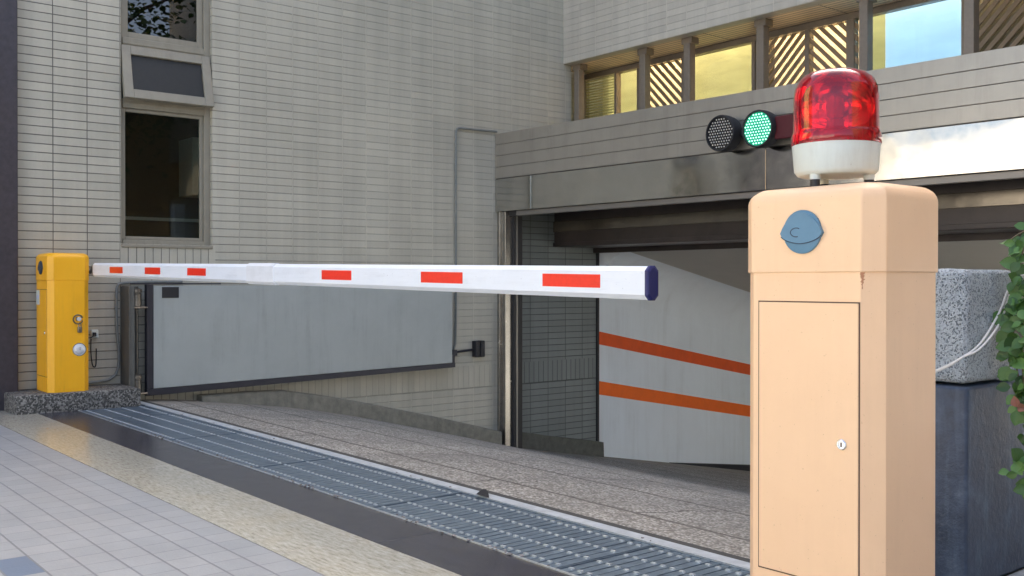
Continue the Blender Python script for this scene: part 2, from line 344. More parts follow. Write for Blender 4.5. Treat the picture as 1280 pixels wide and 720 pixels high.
def ramp_mat():
    m, n, l, b = newmat('washed pebble ramp')
    g = n.new('ShaderNodeNewGeometry'); P = g.outputs['Position']; s = n.new('ShaderNodeSeparateXYZ'); l.new(P, s.inputs[0])
    vo = n.new('ShaderNodeTexVoronoi'); vo.inputs['Scale'].default_value = 85; l.new(P, vo.inputs['Vector'])
    sp = n.new('ShaderNodeSeparateColor'); l.new(vo.outputs['Color'], sp.inputs[0])
    col = ramp(n, l, sp.outputs[0], (.15, (.22, .20, .165)), (.45, (.42, .395, .335)), (.8, (.58, .555, .485)), (1., (.66, .62, .56)))
    col = mixc(n, l, ramp(n, l, vo.outputs['Distance'], (.35, 0.), (.65, .6)), col, (.12, .105, .09))
    big = noise(n, l, P, 1.6, 6, .7)
    col = mixc(n, l, .8, col, ramp(n, l, big, (.3, .70), (.7, 1.05)), 'MULTIPLY')
    mt = n.new('ShaderNodeMapping'); mt.inputs['Scale'].default_value = (2.6, .35, 1); l.new(P, mt.inputs[0])
    tyre = ramp(n, l, noise(n, l, mt.outputs[0], 1.0, 5, .6), (.45, 0.), (.72, .45)); col = mixc(n, l, tyre, col, (.17, .165, .145))
    spot = ramp(n, l, noise(n, l, P, 4.5, 3, .5), (.66, 0.), (.73, .5)); col = mixc(n, l, spot, col, (.10, .095, .085))
    # smooth cement border beside the wall
    edge = math_node(n, l, 'LESS_THAN', s.outputs[0], -7.98)
    col = mixc(n, l, math_node(n, l, 'MULTIPLY', edge, .75), col, ramp(n, l, noise(n, l, P, 9, 6, .7), (.3, (.22, .195, .155)), (.7, (.36, .325, .265))))
    warp = math_node(n, l, 'MULTIPLY', math_node(n, l, 'SUBTRACT', noise(n, l, P, 2.5, 3), .5), .05)
    y = math_node(n, l, 'ADD', math_node(n, l, 'SUBTRACT', s.outputs[1], 3.12), warp)
    fy = math_node(n, l, 'ABSOLUTE', math_node(n, l, 'SUBTRACT', math_node(n, l, 'FRACT', math_node(n, l, 'ADD', math_node(n, l, 'DIVIDE', y, .58), 8.5)), .5))
    j1 = math_node(n, l, 'LESS_THAN', fy, .024)
    x = math_node(n, l, 'ADD', s.outputs[0], math_node(n, l, 'MULTIPLY', warp, 4))
    row = math_node(n, l, 'FLOOR', math_node(n, l, 'ADD', math_node(n, l, 'DIVIDE', y, .58), 8.))
    xs = math_node(n, l, 'ADD', x, math_node(n, l, 'MULTIPLY', row, .97))
    fx = math_node(n, l, 'ABSOLUTE', math_node(n, l, 'SUBTRACT', math_node(n, l, 'FRACT', math_node(n, l, 'ADD', math_node(n, l, 'DIVIDE', xs, 1.9), 20.)), .5))
    j2 = math_node(n, l, 'LESS_THAN', fx, .0045)
    jj = math_node(n, l, 'MAXIMUM', j1, j2)
    col = mixc(n, l, math_node(n, l, 'MULTIPLY', jj, .75), col, (.07, .06, .05))
    l.new(col, b.inputs['Base Color']); b.inputs['Roughness'].default_value = .72
    h = math_node(n, l, 'SUBTRACT', math_node(n, l, 'MULTIPLY', math_node(n, l, 'SUBTRACT', 1, vo.outputs['Distance']), .5), jj)
    bump(n, l, h, .004, b); return m
M['ramp'] = ramp_mat()
M['asphalt'] = speckle('street asphalt', (.03, .03, .03), (.05, .05, .05), (.08, .08, .078), 60, .85, .004)
M['ground'] = mat('city ground', (.22, .21, .20), .9, noise=.2, scale=2)

def leafmat(name, a, b_):
    m, n, l, b = newmat(name)
    g = n.new('ShaderNodeNewGeometry'); l.new(ramp(n, l, g.outputs['Random Per Island'], (.1, a), (.9, b_)), b.inputs['Base Color'])
    b.inputs['Roughness'].default_value = .4
    b.inputs['Transmission Weight'].default_value = 0
    b.inputs['Subsurface Weight'].default_value = .0
    tc = n.new('ShaderNodeTexCoord'); bump(n, l, noise(n, l, tc.outputs['Object'], 120, 3), .0012, b)
    return m
M['leaf'] = leafmat('creeper leaf', (.030, .085, .018), (.10, .22, .045))
M['leaf_dry'] = leafmat('withered leaf', (.20, .09, .05), (.30, .13, .09))
M['tree_leaf'] = leafmat('tree leaf', (.04, .085, .015), (.10, .16, .04))

# ------------------------------------------------------------------ mesh tools
class MB:
    def __init__(s): s.bm = bmesh.new()
    def box(s, x0, x1, y0, y1, z0, z1, bev=0, seg=1):
        r = bmesh.ops.create_cube(s.bm, size=1)
        for v in r['verts']:
            v.co = Vector(((x0+x1)/2+v.co.x*(x1-x0), (y0+y1)/2+v.co.y*(y1-y0), (z0+z1)/2+v.co.z*(z1-z0)))
        if bev:
            es = list({e for v in r['verts'] for e in v.link_edges})
            bmesh.ops.bevel(s.bm, geom=es, offset=bev, segments=seg, affect='EDGES', profile=.5)
        return s
    def face(s, pts):
        vs = [s.bm.verts.new(p) for p in pts]; s.bm.faces.new(vs); return s
    def hexa(s, lo, hi):                      # two matching rings of points -> closed solid
        n = len(lo); a = [s.bm.verts.new(p) for p in lo]; b = [s.bm.verts.new(p) for p in hi]
        for i in range(n): s.bm.faces.new((a[i], a[(i+1) % n], b[(i+1) % n], b[i]))
        s.bm.faces.new(a[::-1]); s.bm.faces.new(b); return s
    def loft(s, rings, cap0=True, cap1=True):
        vs = [[s.bm.verts.new(p) for p in r] for r in rings]; n = len(rings[0])
        for a, b in zip(vs, vs[1:]):
            for i in range(n): s.bm.faces.new((a[i], a[(i+1) % n], b[(i+1) % n], b[i]))
        if cap0: s.bm.faces.new(vs[0][::-1])
        if cap1: s.bm.faces.new(vs[-1])
        return s
    def lathe(s, prof, n=32, c=(0, 0, 0), axis='Z', cap=True):
        rings = []
        for r, h in prof:
            ring = []
            for i in range(n):
                a = 2*math.pi*i/n; p = (r*math.cos(a), r*math.sin(a), h)
                if axis == 'Y': p = (p[0], -p[2], p[1])      # +h points to -Y
                if axis == 'X': p = (p[2], p[0], p[1])
                ring.append(Vector(p)+Vector(c))
            rings.append(ring)
        return s.loft(rings, cap, cap)
    def tube(s, pts, r, n=8):
        pts = [Vector(p) for p in pts]; rings = []; up = None
        for i, p in enumerate(pts):
            t = (pts[min(i+1, len(pts)-1)]-pts[max(i-1, 0)]).normalized()
            if up is None: up = t.orthogonal().normalized()
            up = (up-t*up.dot(t)).normalized(); sd_ = t.cross(up)
            rr = r[i] if isinstance(r, (list, tuple)) else r
            rings.append([p+(up*math.cos(2*math.pi*k/n)+sd_*math.sin(2*math.pi*k/n))*rr for k in range(n)])
        return s.loft(rings)
    def build(s, name, m, parent=None, smooth=False, loc=None):
        bmesh.ops.recalc_face_normals(s.bm, faces=s.bm.faces[:])
        me = bpy.data.meshes.new(name); s.bm.to_mesh(me); s.bm.free()
        me.materials.append(M[m] if isinstance(m, str) else m)
        if smooth:
            for p in me.polygons: p.use_smooth = True
            if smooth != 'all': me.set_sharp_from_angle(angle=R(40))
        o = bpy.data.objects.new(name, me); COL.objects.link(o)
        if parent: o.parent = parent
        if loc: o.location = loc
        return o
def tag(o, label=None, cat=None, group=None, kind=None):
    if label: o['label'] = label
    if cat: o['category'] = cat
    if group: o['group'] = group
    if kind: o['kind'] = kind
    return o
def empty(name, loc, label, cat, rz=0, group=None):
    o = bpy.data.objects.new(name, None); COL.objects.link(o); o.location = loc; o.rotation_euler = (0, 0, rz)
    return tag(o, label, cat, group)
def struct(o): o['kind'] = 'structure'; return o
def smoothpath(pts, k=6):
    pts = [Vector(p) for p in pts]; out = []
    for i in range(len(pts)-1):
        p0, p1, p2, p3 = pts[max(i-1, 0)], pts[i], pts[i+1], pts[min(i+2, len(pts)-1)]
        for j in range(k):
            t = j/k
            out.append(.5*((2*p1)+(p2-p0)*t+(2*p0-5*p1+4*p2-p3)*t*t+(3*p1-p0-3*p2+p3)*t**3))
    return out+[pts[-1]]

# ------------------------------------------------------------------ ground
WX = -8.4                                   # face of the tiled side wall
b = MB()
b.box(-150, 150, -150, -3.6, -.55, -.12)
struct(b.build('road', 'asphalt'))
b = MB()
b.box(-60, 60, -3.6, 1.6, -.4, 0)
struct(b.build('pavement', 'paving'))
b = MB()
x = -60+.9
xs = [-60, -9.2, -7.15, -5.25, -3.3, -1.35, .6, 2.5, 60]
for a, c in zip(xs, xs[1:]): b.box(a+.0008, c-.0008, 1.6015, 1.9485, -.4, .001, .001)
struct(b.build('beige_stone_strip', 'beige'))
b = MB()
xs = [-60, -8.9, -7.0, -5.1, -3.2, -1.3, .6, 2.5, 60]
for a, c in zip(xs, xs[1:]): b.box(a+.0008, c-.0008, 1.9515, 2.2285, -.4, .0, .001)
struct(b.build('black_stone_strip', 'black_strip'))
b = MB(); b.box(-150, -8.66, 2.23, 8, -.6, -.02); b.box(-150, -12.5, 8, 150, -.6, -.02); b.box(1.2, 150, 2.85, 150, -.6, -.001)
b.box(-150, 150, 150, 152, -.6, -.02)
struct(b.build('ground', 'ground'))
# trench under the grating
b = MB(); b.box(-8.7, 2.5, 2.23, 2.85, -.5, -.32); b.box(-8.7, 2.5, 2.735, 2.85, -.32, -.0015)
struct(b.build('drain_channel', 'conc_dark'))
b = MB(); b.box(-8.36, 2.5, 2.737, 2.80, -.03, .003, .002)
struct(b.build('channel_edge', 'edge_conc'))
b = MB(); b.box(-7.93, 2.5, 2.2300, 2.2360, -.05, .004); b.box(-7.93, 2.5, 2.731, 2.737, -.05, .004)
o = b.build('drain_frame', 'galv_bright'); struct(o)

# gratings: crossbars close together, long rods on top
def grate(x0, x1):
    r = empty('drain_grating', ((x0+x1)/2, 2.483, 0), 'x', 'drain grating', group='steel gratings over the drain channel')
    hw = (x1-x0)/2-.004; hd = .243
    f = MB(); f.box(-hw, -hw+.006, -hd, hd, -.03, .0); f.box(hw-.006, hw, -hd, hd, -.03, .0)
    f.box(-hw+.006, hw-.006, -hd, -hd+.006, -.03, .0005); f.box(-hw+.006, hw-.006, hd-.006, hd, -.03, .0005); f.build('grating_frame', 'galv', r)
    n = int((2*hw-.02)/.042); P_ = (2*hw-.016)/n
    top = []
    for i in range(n):
        a = -hw+.008+i*P_; j_ = random.uniform(-.0005, .0005)
        top += [(a, -.026), (a+.0022, -.024), (a+.0032, -.0024+j_), (a+P_*.5, -.0016+j_), (a+P_-.0032, -.0024+j_), (a+P_-.0022, -.024)]
    top.append((hw-.008, -.026))
    c = MB(); y0, y1 = -hd+.0065, hd-.0065
    c.loft([[(x_, y0, -.029), (x_, y0, z_), (x_, y1, z_), (x_, y1, -.029)] for x_, z_ in top])
    c.build('tread_bars', 'galv', r)
    for k in range(4):
        yy = -.196+k*.131; d = MB(); rg = []
        for i in range(n):
            a = -hw+.008+i*P_; h_ = .0026+random.uniform(-.0006, .0006)
            for u_, z_, w_ in ((.0, -.008, .0035), (.20, -.008, .004), (.27, h_*.8, .005), (.5, h_, .0055), (.73, h_*.8, .005), (.80, -.008, .004)):
                x_ = a+u_*P_; rg.append([(x_, yy-w_, -.018), (x_, yy-w_, z_), (x_, yy+w_, z_), (x_, yy+w_, -.018)])
        d.loft(rg); d.build('twisted_rod', 'galv_bright', r)
    return r
gx = [-8.28, -7.3, -6.11, -4.92, -3.73, -2.54, -1.35, -.16]
gl = ['steel drain grating at the far end, running under the gate hinge beside the speckled plinth',
      'steel drain grating second from the speckled plinth, level with the swing gate post',
      'steel drain grating third from the speckled plinth, between two dark joints',
      'steel drain grating in the foreground with a dark fallen leaf at its back edge',
      'steel drain grating left of the peach cabinet, between the leaf grating and the nearest one',
      'nearest steel drain grating, running behind the peach cabinet',
      'steel drain grating hidden behind the peach cabinet at the right end']
for i in range(len(gx)-1):
    if i == 6: continue
    g_ = grate(gx[i], gx[i+1]); g_['label'] = gl[i]
    g_.rotation_euler = (random.uniform(-.001, .001), random.uniform(-.0008, .0008), 0)

# ramp
prof = [(2.802, -.002), (3.0, -.012), (3.2, -.03), (3.45, -.06), (3.75, -.10), (4.1, -.15), (4.45, -.215), (4.8, -.29), (5.1, -.365), (5.67, -.505), (6.2, -.645), (6.585, -.75), (7.3, -.895), (8.05, -1.03), (9.5, -1.30), (11.5, -1.68), (14, -2.15), (18, -2.9)]
def fz(y):
    for (a, za), (c, zc) in zip(prof, prof[1:]):
        if a <= y <= c: return za+(zc-za)*(y-a)/(c-a)
    return prof[-1][1]
b = MB()
for (a, za), (c, zc) in zip(prof, prof[1:]):
    b.face([(-11, a, za), (1.2, a, za), (1.2, c, zc), (-11, c, zc)])
for (a, za), (c, zc) in zip(prof, prof[1:]):
    b.face([(-11, a, za-.3), (-11, c, zc-.3), (1.2, c, zc-.3), (1.2, a, za-.3)])
struct(b.build('driveway_ramp', 'ramp'))
# kerb along the wall
b = MB(); ys = [3.33, 3.75, 4.1, 4.45, 4.8, 5.1, 5.67, 6.2, 6.56]
rings = []
for y in ys:
    t = min(.004, fz(y)+.145) if y > 3.4 else .004
    rings.append([(WX+.001, y, fz(y)-.05), (WX+.135, y, fz(y)-.05), (WX+.128, y, t-.012), (WX+.115, y, t), (WX+.001, y, t)])
b.loft(rings); o = b.build('ramp_kerb', 'kerb'); tag(o, 'weathered concrete kerb sloping down along the foot of the tiled wall', 'kerb')
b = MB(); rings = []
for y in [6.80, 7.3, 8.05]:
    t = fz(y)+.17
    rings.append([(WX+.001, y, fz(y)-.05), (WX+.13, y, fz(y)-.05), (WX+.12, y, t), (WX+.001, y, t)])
b.loft(rings); o = b.build('ramp_kerb', mat('shade-toned kerb concrete', (.11, .11, .09), .9, noise=.25, scale=14, bump=.004)); tag(o, 'short shaded concrete kerb just inside the garage entrance jamb', 'kerb')  # darker copy of the kerb concrete; the entrance shade is in its colour

# ------------------------------------------------------------------ the building
B = empty('tiled_building', (WX, 6.6, 0), 'large building clad in pale grey-beige stacked tiles, with windows and a garage entrance', 'building')
def part(mb, name, m, parent=B, smooth=False, label=None):
    o = mb.build(name, m, parent, smooth); p = parent
    o.matrix_parent_inverse = Matrix.Identity(4)
    root = Vector((0, 0, 0)); q = parent
    while q: root += q.location; q = q.parent
    if parent is not None: o.location = -root if not getattr(mb, 'local', False) else Vector((0, 0, 0))
    if label: o['label'] = label
    return o
TOP = 9.3
WY0, WY1, WZ0, WZ1 = 2.70, 3.475, 1.28, 3.95
b = MB()
b.box(WX-.25, WX, -1.5, WY0, -.1, TOP)
b.box(WX-.25, WX, WY0, WY1, -.6, WZ0)
b.box(WX-.25, WX, WY0, WY1, WZ1, TOP)
b.box(WX-.25, WX, WY1, 6.70, -1.6, 2.36)
b.box(WX-.25, WX, WY1, 7.66, 2.36, TOP)
part(b, 'side_wall', 'wall_y', label='tall side wall of pale stacked tiles')
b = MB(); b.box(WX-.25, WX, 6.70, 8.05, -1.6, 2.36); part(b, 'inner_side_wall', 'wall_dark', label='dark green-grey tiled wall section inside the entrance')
b = MB(); b.box(WX, 3.45, 7.54, 7.66, 3.397, TOP); b.box(WX+.0, 3.45, 7.66, 8.21, 3.46, TOP)
part(b, 'upper_wall', 'wall_x', label='tiled wall above the strip windows')
b = MB(); b.box(WX-.25, 3.45, 7.662, 8.21, 3.40, 3.46); part(b, 'soffit', 'soffit', label='warm timber strip soffit')
b = MB(); b.box(-9.0, -8.68, 7.0, 8.7, 2.3, TOP); part(b, 'recess_wall', 'wall_y')
b = MB(); b.box(-14, -11.5, -1.5, 8.7, 0, TOP); b.box(-11.5, -8.66, -1.5, 1.5, 0, TOP)
b.box(-11.5, -8.66, 5.2, 6.9, 0, TOP); b.box(-11.5, -8.66, 1.5, 5.2, 4.2, TOP); b.box(-11.5, -8.66, 1.5, 5.2, -.1, .3)
b.box(-11.5, -9.0, 6.9, 8.7, 2.2, TOP)
part(b, 'core_block', 'core')
b = MB(); b.box(-11.49, -11.45, 1.51, 5.19, .31, 4.19); b.box(-11.45, -8.67, 5.15, 5.19, .31, 4.19); b.box(-11.45, -8.67, 1.51, 1.55, .31, 4.19); b.box(-11.45, -8.67, 1.55, 5.15, .31, .33); b.box(-11.45, -8.67, 1.55, 5.15, 4.1, 4.18)
part(b, 'room', 'room')
b = MB(); b.box(-9.75, -9.4, 3.69, 4.3, 1.80, 2.35, .004); o = b.build('ventilation_duct', 'duct'); tag(o, 'pale boxy ventilation duct seen through the lower office window', 'duct')
b = MB(); b.box(-9.6, -9.3, 1.9, 4.9, 1.32, 1.36, .003); b.box(-9.58, -9.55, 3.3, 3.33, .33, 1.32); b.box(-9.58, -9.55, 4.2, 4.23, .33, 1.32); b.box(-9.58, -9.55, 2.2, 2.23, .33, 1.32)
b.box(-9.6, -9.58, 1.9, 4.9, 1.55, 1.58)
o = b.build('shelf', 'duct'); tag(o, 'thin pale shelf on dark legs behind the lower office window', 'shelf')

# windows of the side wall
def wframe(mb, x0, x1, y0, y1, z0, z1, t):
    mb.box(x0, x1, y0, y0+t, z0, z1, .003); mb.box(x0, x1, y1-t, y1, z0, z1, .003)
    mb.box(x0, x1, y0+t, y1-t, z0, z0+t, .003); mb.box(x0, x1, y0+t, y1-t, z1-t, z1, .003)
W = empty('window', (0, 0, 0), None, None); W.parent = B; W.location = -Vector(B.location)
b = MB(); FX = WX-.06
b.box(FX-.05, FX+.0, WY0, WY0+.03, WZ0, WZ1, .002); b.box(FX-.05, FX+.012, WY1-.055, WY1, WZ0, WZ1, .003)
b.box(FX-.05, FX+.012, WY0+.03, WY1-.055, WZ0, WZ0+.035, .003)
b.box(FX-.05, FX+.012, WY0+.03, WY1-.055, 2.40, 2.475, .004); b.box(FX-.05, FX+.015, WY0+.03, WY1-.055, 2.44, 2.452, .001)
b.box(FX-.05, FX+.012, WY0+.03, WY1-.055, 2.90, 2.98, .004); b.box(FX-.05, FX+.02, WY0+.03, WY1-.055, 2.925, 2.94, .001)
W.name = 'window_frame_group'
bpy.data.objects.remove(W)
Wn = part(b, 'window', 'frame_paint', label='tall beige framed window with a tilted vent pane')
def sub(mb, name, m, parent, smooth=False, label=None):
    o = mb.build(name, m, parent, smooth); o.location = (0, 0, 0)
    if label: o['label'] = label
    return o
b = MB(); wframe(b, FX-.04, FX-.01, WY0+.031, WY1-.056, WZ0+.036, 2.399, .028); sub(b, 'frame', 'frame_paint', Wn)
b = MB(); wframe(b, FX-.04, FX-.01, WY0+.031, WY1-.056, 2.981, 3.9, .05); sub(b, 'frame', 'frame_paint', Wn)
b = MB(); b.box(FX-.03, FX-.024, WY0+.055, WY1-.08, WZ0+.06, 2.375); sub(b, 'pane', 'glass', Wn)
b = MB(); b.box(FX-.03, FX-.024, WY0+.075, WY1-.10, 3.03, 3.86); sub(b, 'pane', 'glass_top', Wn)
b = MB(); b.box(FX-.02, WX+.012, WY0-.0, WY1+.0, WZ0-.03, WZ0-.002, .004); sub(b, 'sill', 'frame_paint', Wn)
# tilted sash
tilt = R(13); hz = 2.915; hx = FX+.02
def sashv(mb):
    for v in mb.bm.verts:
        dz = v.co.z-hz; dx = v.co.x-hx
        v.co.z = hz+dz*math.cos(tilt)+dx*math.sin(tilt); v.co.x = hx-dz*math.sin(tilt)+dx*math.cos(tilt)
b = MB(); wframe(b, hx-.035, hx+.008, WY0+.012, WY1-.01, 2.455, 2.91, .075); sashv(b); sub(b, 'sash', 'frame_paint', Wn, label='vent sash tilted open')
b = MB(); b.box(hx-.02, hx-.014, WY0+.08, WY1-.08, 2.52, 2.84); sashv(b); sub(b, 'pane', 'vent_pane', Wn)

# strip windows above the entrance
YW = 8.15
def band(p0, p1, m, name='pane', y=YW, z0=2.45, z1=3.34, d=.01, label=None):
    b = MB(); b.box(X_at(p0, y), X_at(p1, y), y, y+d, z0, z1); return b
strip = MB()
xl, xr = -8.68, 3.4
strip.box(xl, xr, YW-.03, YW+.06, 3.34, 3.398, .002)
for px, wd in ((731, .05), (771, .035), (801, .08), (857, .08), (943, .04), (949, .05), (1010, .05), (1064, .08), (1080, .06), (1207, .06), (1290, .06)):
    xx = X_at(px, YW); strip.box(xx-wd/2, xx+wd/2, YW-.028, YW+.05, 2.40, 3.339, .002)
st = part(strip, 'strip_window', 'post_brown', label='long strip window with brown posts above the entrance')
gl_ = MB(); gl_.box(xl, xr, YW+.012, YW+.02, 2.40, 3.339); sub(gl_, 'pane', 'glass', st)
# translucent sheets added behind the glazing, so sun from the back makes panes glow
def translucent(name, c, vein=.1):
    m, n, l, b_ = newmat(name); n.remove(b_)
    g = n.new('ShaderNodeNewGeometry'); mp = n.new('ShaderNodeMapping'); mp.inputs['Scale'].default_value = (1.2, 1, 5); l.new(g.outputs['Position'], mp.inputs[0])
    f = noise(n, l, mp.outputs[0], 2.0, 5)
    col = ramp(n, l, f, (.3, tuple(x*(1-vein) for x in c)), (.7, tuple(x*(1+vein) for x in c)))
    t_ = n.new('ShaderNodeBsdfTranslucent'); d_ = n.new('ShaderNodeBsdfDiffuse'); a_ = n.new('ShaderNodeAddShader')
    l.new(col, t_.inputs[0]); l.new(col, d_.inputs[0]); l.new(t_.outputs[0], a_.inputs[0]); l.new(d_.outputs[0], a_.inputs[1]); l.new(a_.outputs[0], n['Material Output'].inputs[0]); return m
TR = {'yellow': translucent('yellow glow sheet', (.36, .33, .215), .10), 'cream': translucent('cream glow sheet', (.55, .47, .36)), 'olive': translucent('olive sheet', (.30, .29, .19)), 'blue': translucent('pale blue sheet', (.30, .38, .46), .04)}
YS = 8.42
for p0, p1, c_, lb in ((726, 803, 'yellow', 'yellow sheet behind the louvred pane'), (803.4, 858, 'cream', 'cream glow sheet behind the narrow lattice'), (858.4, 943, 'yellow', 'plain yellow sheet behind the clear pane'), (968, 1059, 'cream', 'cream glow sheet behind the wide lattice pair'), (1064, 1078, 'cream', 'narrow cream glow sheet strip'), (1079, 1106, 'olive', 'olive strip beside the blue pane'), (1106.4, 1216, 'blue', 'pale blue sheet')):
    tb = MB(); tb.box(X_at(p0, YS), X_at(p1, YS), YS, YS+.004, 2.445, 3.6); sub(tb, 'glow_sheet', TR[c_], st, label=lb)
tb = MB(); tb.box(X_at(1217, YS), 3.3, YS, YS+.03, 2.445, 3.7); tb.box(X_at(944, YS), X_at(967, YS), YS, YS+.03, 2.445, 3.7); tb.box(X_at(1059.5, YS), X_at(1063.5, YS), YS, YS+.03, 2.445, 3.7); sub(tb, 'blank_panel', 'lattice', st)
# louvre slats over the first pane
lv = MB(); z = 2.5
while z < 3.33:
    lv.box(X_at(733, YW)+.0, X_at(769.5, YW), YW-.006, YW+.004, z, z+.011); z += .031
sub(lv, 'louvre', mat('louvre yellow green', (.30, .30, .12), .5), st)
for px in (718, 800, 855.5, 947, 1076, 1208, 1330):
    xx = X_at(px, 7.64); b = MB()
    b.box(xx-.04, xx+.04, 7.665, 7.755, 2.40, 3.399, .004); b.box(xx-.065, xx+.065, 7.663, 7.78, 3.335, 3.3985, .004)
    part(b, 'post', 'post_brown')
def lattice(p0, p1, sgn, pitch=.072, slat=.037):
    b = MB(); x0, x1 = X_at(p0, YW), X_at(p1, YW); z0, z1 = 2.42, 3.335; y0, y1 = YW-.016, YW-.001
    k = z0-(x1-x0)-.2
    while k < z1+(x1-x0)+.2:
        pts = []
        # slat between lines z = k + sgn*(x-xm) and +slat*1.414, clipped to the rectangle
        def line(kk): return [(x0, kk+(sgn*(x0-x0))), (x1, kk+sgn*(x1-x0))]
        (xa, za), (xb, zb) = line(k); (_, zc), (_, zd) = line(k+slat*1.414)
        poly = [(xa, za), (xb, zb), (xb, zd), (xa, zc)]
        def clip(poly, f, lim, up):
            out = []
            for i in range(len(poly)):
                p, q = poly[i], poly[(i+1) % len(poly)]
                ip = (p[1] >= lim) if up else (p[1] <= lim); iq = (q[1] >= lim) if up else (q[1] <= lim)
                if ip: out.append(p)
                if ip != iq:
                    t = (lim-p[1])/(q[1]-p[1]); out.append((p[0]+(q[0]-p[0])*t, lim))
            return out
        poly = clip(poly, None, z0, True)
        if poly: poly = clip(poly, None, z1, False)
        if len(poly) > 2: b.hexa([(x, y0, z) for x, z in poly], [(x, y1, z) for x, z in poly])
        k += pitch*1.414
    return b
for p0, p1, sg in ((804, 853, -1), (952, 1009, 1), (1012, 1062, -1), (1066, 1073, -1), (1211, 1285, 1)):
    part(lattice(p0, p1, sg), 'lattice_screen', 'lattice')

# entrance canopy: its front is turned a little from the wall grid
CA = R(2.5)
can = empty('canopy', (0, 0, 0), None, None); can.parent = B
can.location = Vector((WX+.001, 6.57, 0))-Vector(B.location); can.rotation_euler = (0, 0, CA)
b = MB(); L = 10.5
zs = [2.056, 2.176, 2.295, 2.413, 2.53]
for i in range(4):
    b.box(0, L, 0, .06, zs[i]+.0018, zs[i+1]-.0018, .0025)
b.box(0.0, L, .06, 1.2, 2.40, 2.526)
sub(b, 'cladding', 'clad', can, label='bronze grey plank cladding of the canopy')
b = MB(); b.box(.01, L, .010, .05, 1.72, 2.52); sub(b, 'joint_backing', 'joint', can)
b = MB(); seams = [0, .56, 3.36, 6.16, 8.96, L]
for a, c in zip(seams, seams[1:]): b.box(a+.002, c-.002, .001, .05, 1.709, 2.051, .003)
sub(b, 'steel_panel', 'steel', can, smooth=False, label='polished steel band below the cladding')
b = MB(); b.box(.30, L, .03, .075, 1.655, 1.706, .003); sub(b, 'lip', 'clad2', can)
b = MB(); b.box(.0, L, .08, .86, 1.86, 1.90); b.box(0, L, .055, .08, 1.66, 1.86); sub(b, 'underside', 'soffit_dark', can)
# jamb
b = MB()
b.box(WX+.002, WX+.05, 6.60, 6.66, -.80, 1.708); b.box(WX+.05, WX+.062, 6.585, 6.67, -.80, 1.708, .002); b.box(WX+.062, WX+.145, 6.61, 6.67, -.80, 1.706, .002)
b.box(WX+.145, WX+.158, 6.585, 6.67, -.80, 1.706, .002)
part(b, 'entrance_jamb', 'jamb')
b = MB(); b.box(WX+.002, WX+.19, 6.672, 6.79, -.85, 1.66, .002); part(b, 'shutter_track', 'soffit_dark')
b = MB(); b.box(WX+.19, WX+.2, 6.70, 6.72, -.85, 1.66); part(b, 'track_edge', 'clad2')
# shutter housing
b = MB(); b.box(WX+.002, 3, 7.40, 8.05, 1.355, 1.84, .006); b.box(WX+.002, 3, 7.385, 7.40, 1.36, 1.40, .002)
part(b, 'shutter_housing', 'lintel')
b = MB(); b.box(WX+.004, 3, 7.384, 7.398, 1.52, 1.635, .004); part(b, 'housing_trim', 'lintel_strip')
b = MB(); b.box(WX, 3, 8.0, 8.06, 1.30, 2.5); part(b, 'entrance_lintel', 'lintel')
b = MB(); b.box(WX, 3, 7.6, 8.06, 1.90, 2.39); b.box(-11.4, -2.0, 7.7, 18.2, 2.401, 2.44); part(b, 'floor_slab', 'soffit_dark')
b = MB(); b.box(WX-.02, WX+.022, 8.045, 8.075, -1.15, 1.35); part(b, 'wall_edge_strip', 'black')

# ramp interior
def wallx(y): return WX-(y-8.05)*.135
b = MB(); ys = [8.06, 9.5, 11.5, 14, 18]
for a, c in zip(ys, ys[1:]):
    b.hexa([(wallx(a), a, fz(a)-.1), (wallx(a), a, 1.5), (wallx(a)-.2, a, 1.5), (wallx(a)-.2, a, fz(a)-.1)], [(wallx(c), c, fz(c)-.1), (wallx(c), c, 1.5), (wallx(c)-.2, c, 1.5), (wallx(c)-.2, c, fz(c)-.1)])
RW = b.build('ramp_wall', 'white_wall'); tag(RW, 'white painted ramp wall with two orange stripes inside the garage entrance', 'wall')
def stripe(za, zb, sa, m, nm):
    b = MB()
    for a, c in zip(ys, ys[1:]):
        b.hexa([(wallx(a)+.0005, a, za+(a-8.06)*sa), (wallx(a)+.003, a, za+(a-8.06)*sa), (wallx(a)+.003, a, zb+(a-8.06)*sa), (wallx(a)+.0005, a, zb+(a-8.06)*sa)],
               [(wallx(c)+.0005, c, za+(c-8.06)*sa), (wallx(c)+.003, c, za+(c-8.06)*sa), (wallx(c)+.003, c, zb+(c-8.06)*sa), (wallx(c)+.0005, c, zb+(c-8.06)*sa)])
    o = b.build(nm, m, RW); return o
stripe(.256, .405, -.173, 'stripe_rust', 'painted_stripe')['label'] = 'upper rust red stripe'
stripe(-.323, -.167, -.174, 'stripe_orange', 'painted_stripe')['label'] = 'lower orange stripe'
b = MB()  # dark tapering strip added along the wall foot, standing for the shadow there
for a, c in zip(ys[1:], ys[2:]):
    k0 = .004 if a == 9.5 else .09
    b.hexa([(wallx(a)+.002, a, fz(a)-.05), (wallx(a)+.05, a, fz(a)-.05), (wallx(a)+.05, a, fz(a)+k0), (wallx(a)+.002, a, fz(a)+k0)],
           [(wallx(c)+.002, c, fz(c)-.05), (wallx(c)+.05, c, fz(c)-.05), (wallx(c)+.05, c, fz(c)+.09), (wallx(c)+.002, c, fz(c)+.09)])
b.build('base_shade_strip', 'black', RW)
b = MB(); b.hexa([(-11, 8.06, 1.31), (-2.2, 8.06, 1.31), (-2.2, 18, -.50), (-11, 18, -.50)], [(-11, 8.06, 2.4), (-2.2, 8.06, 2.4), (-2.2, 18, 2.4), (-11, 18, 2.4)])
part(b, 'ramp_ceiling', 'ceiling')
b = MB(); rings = []
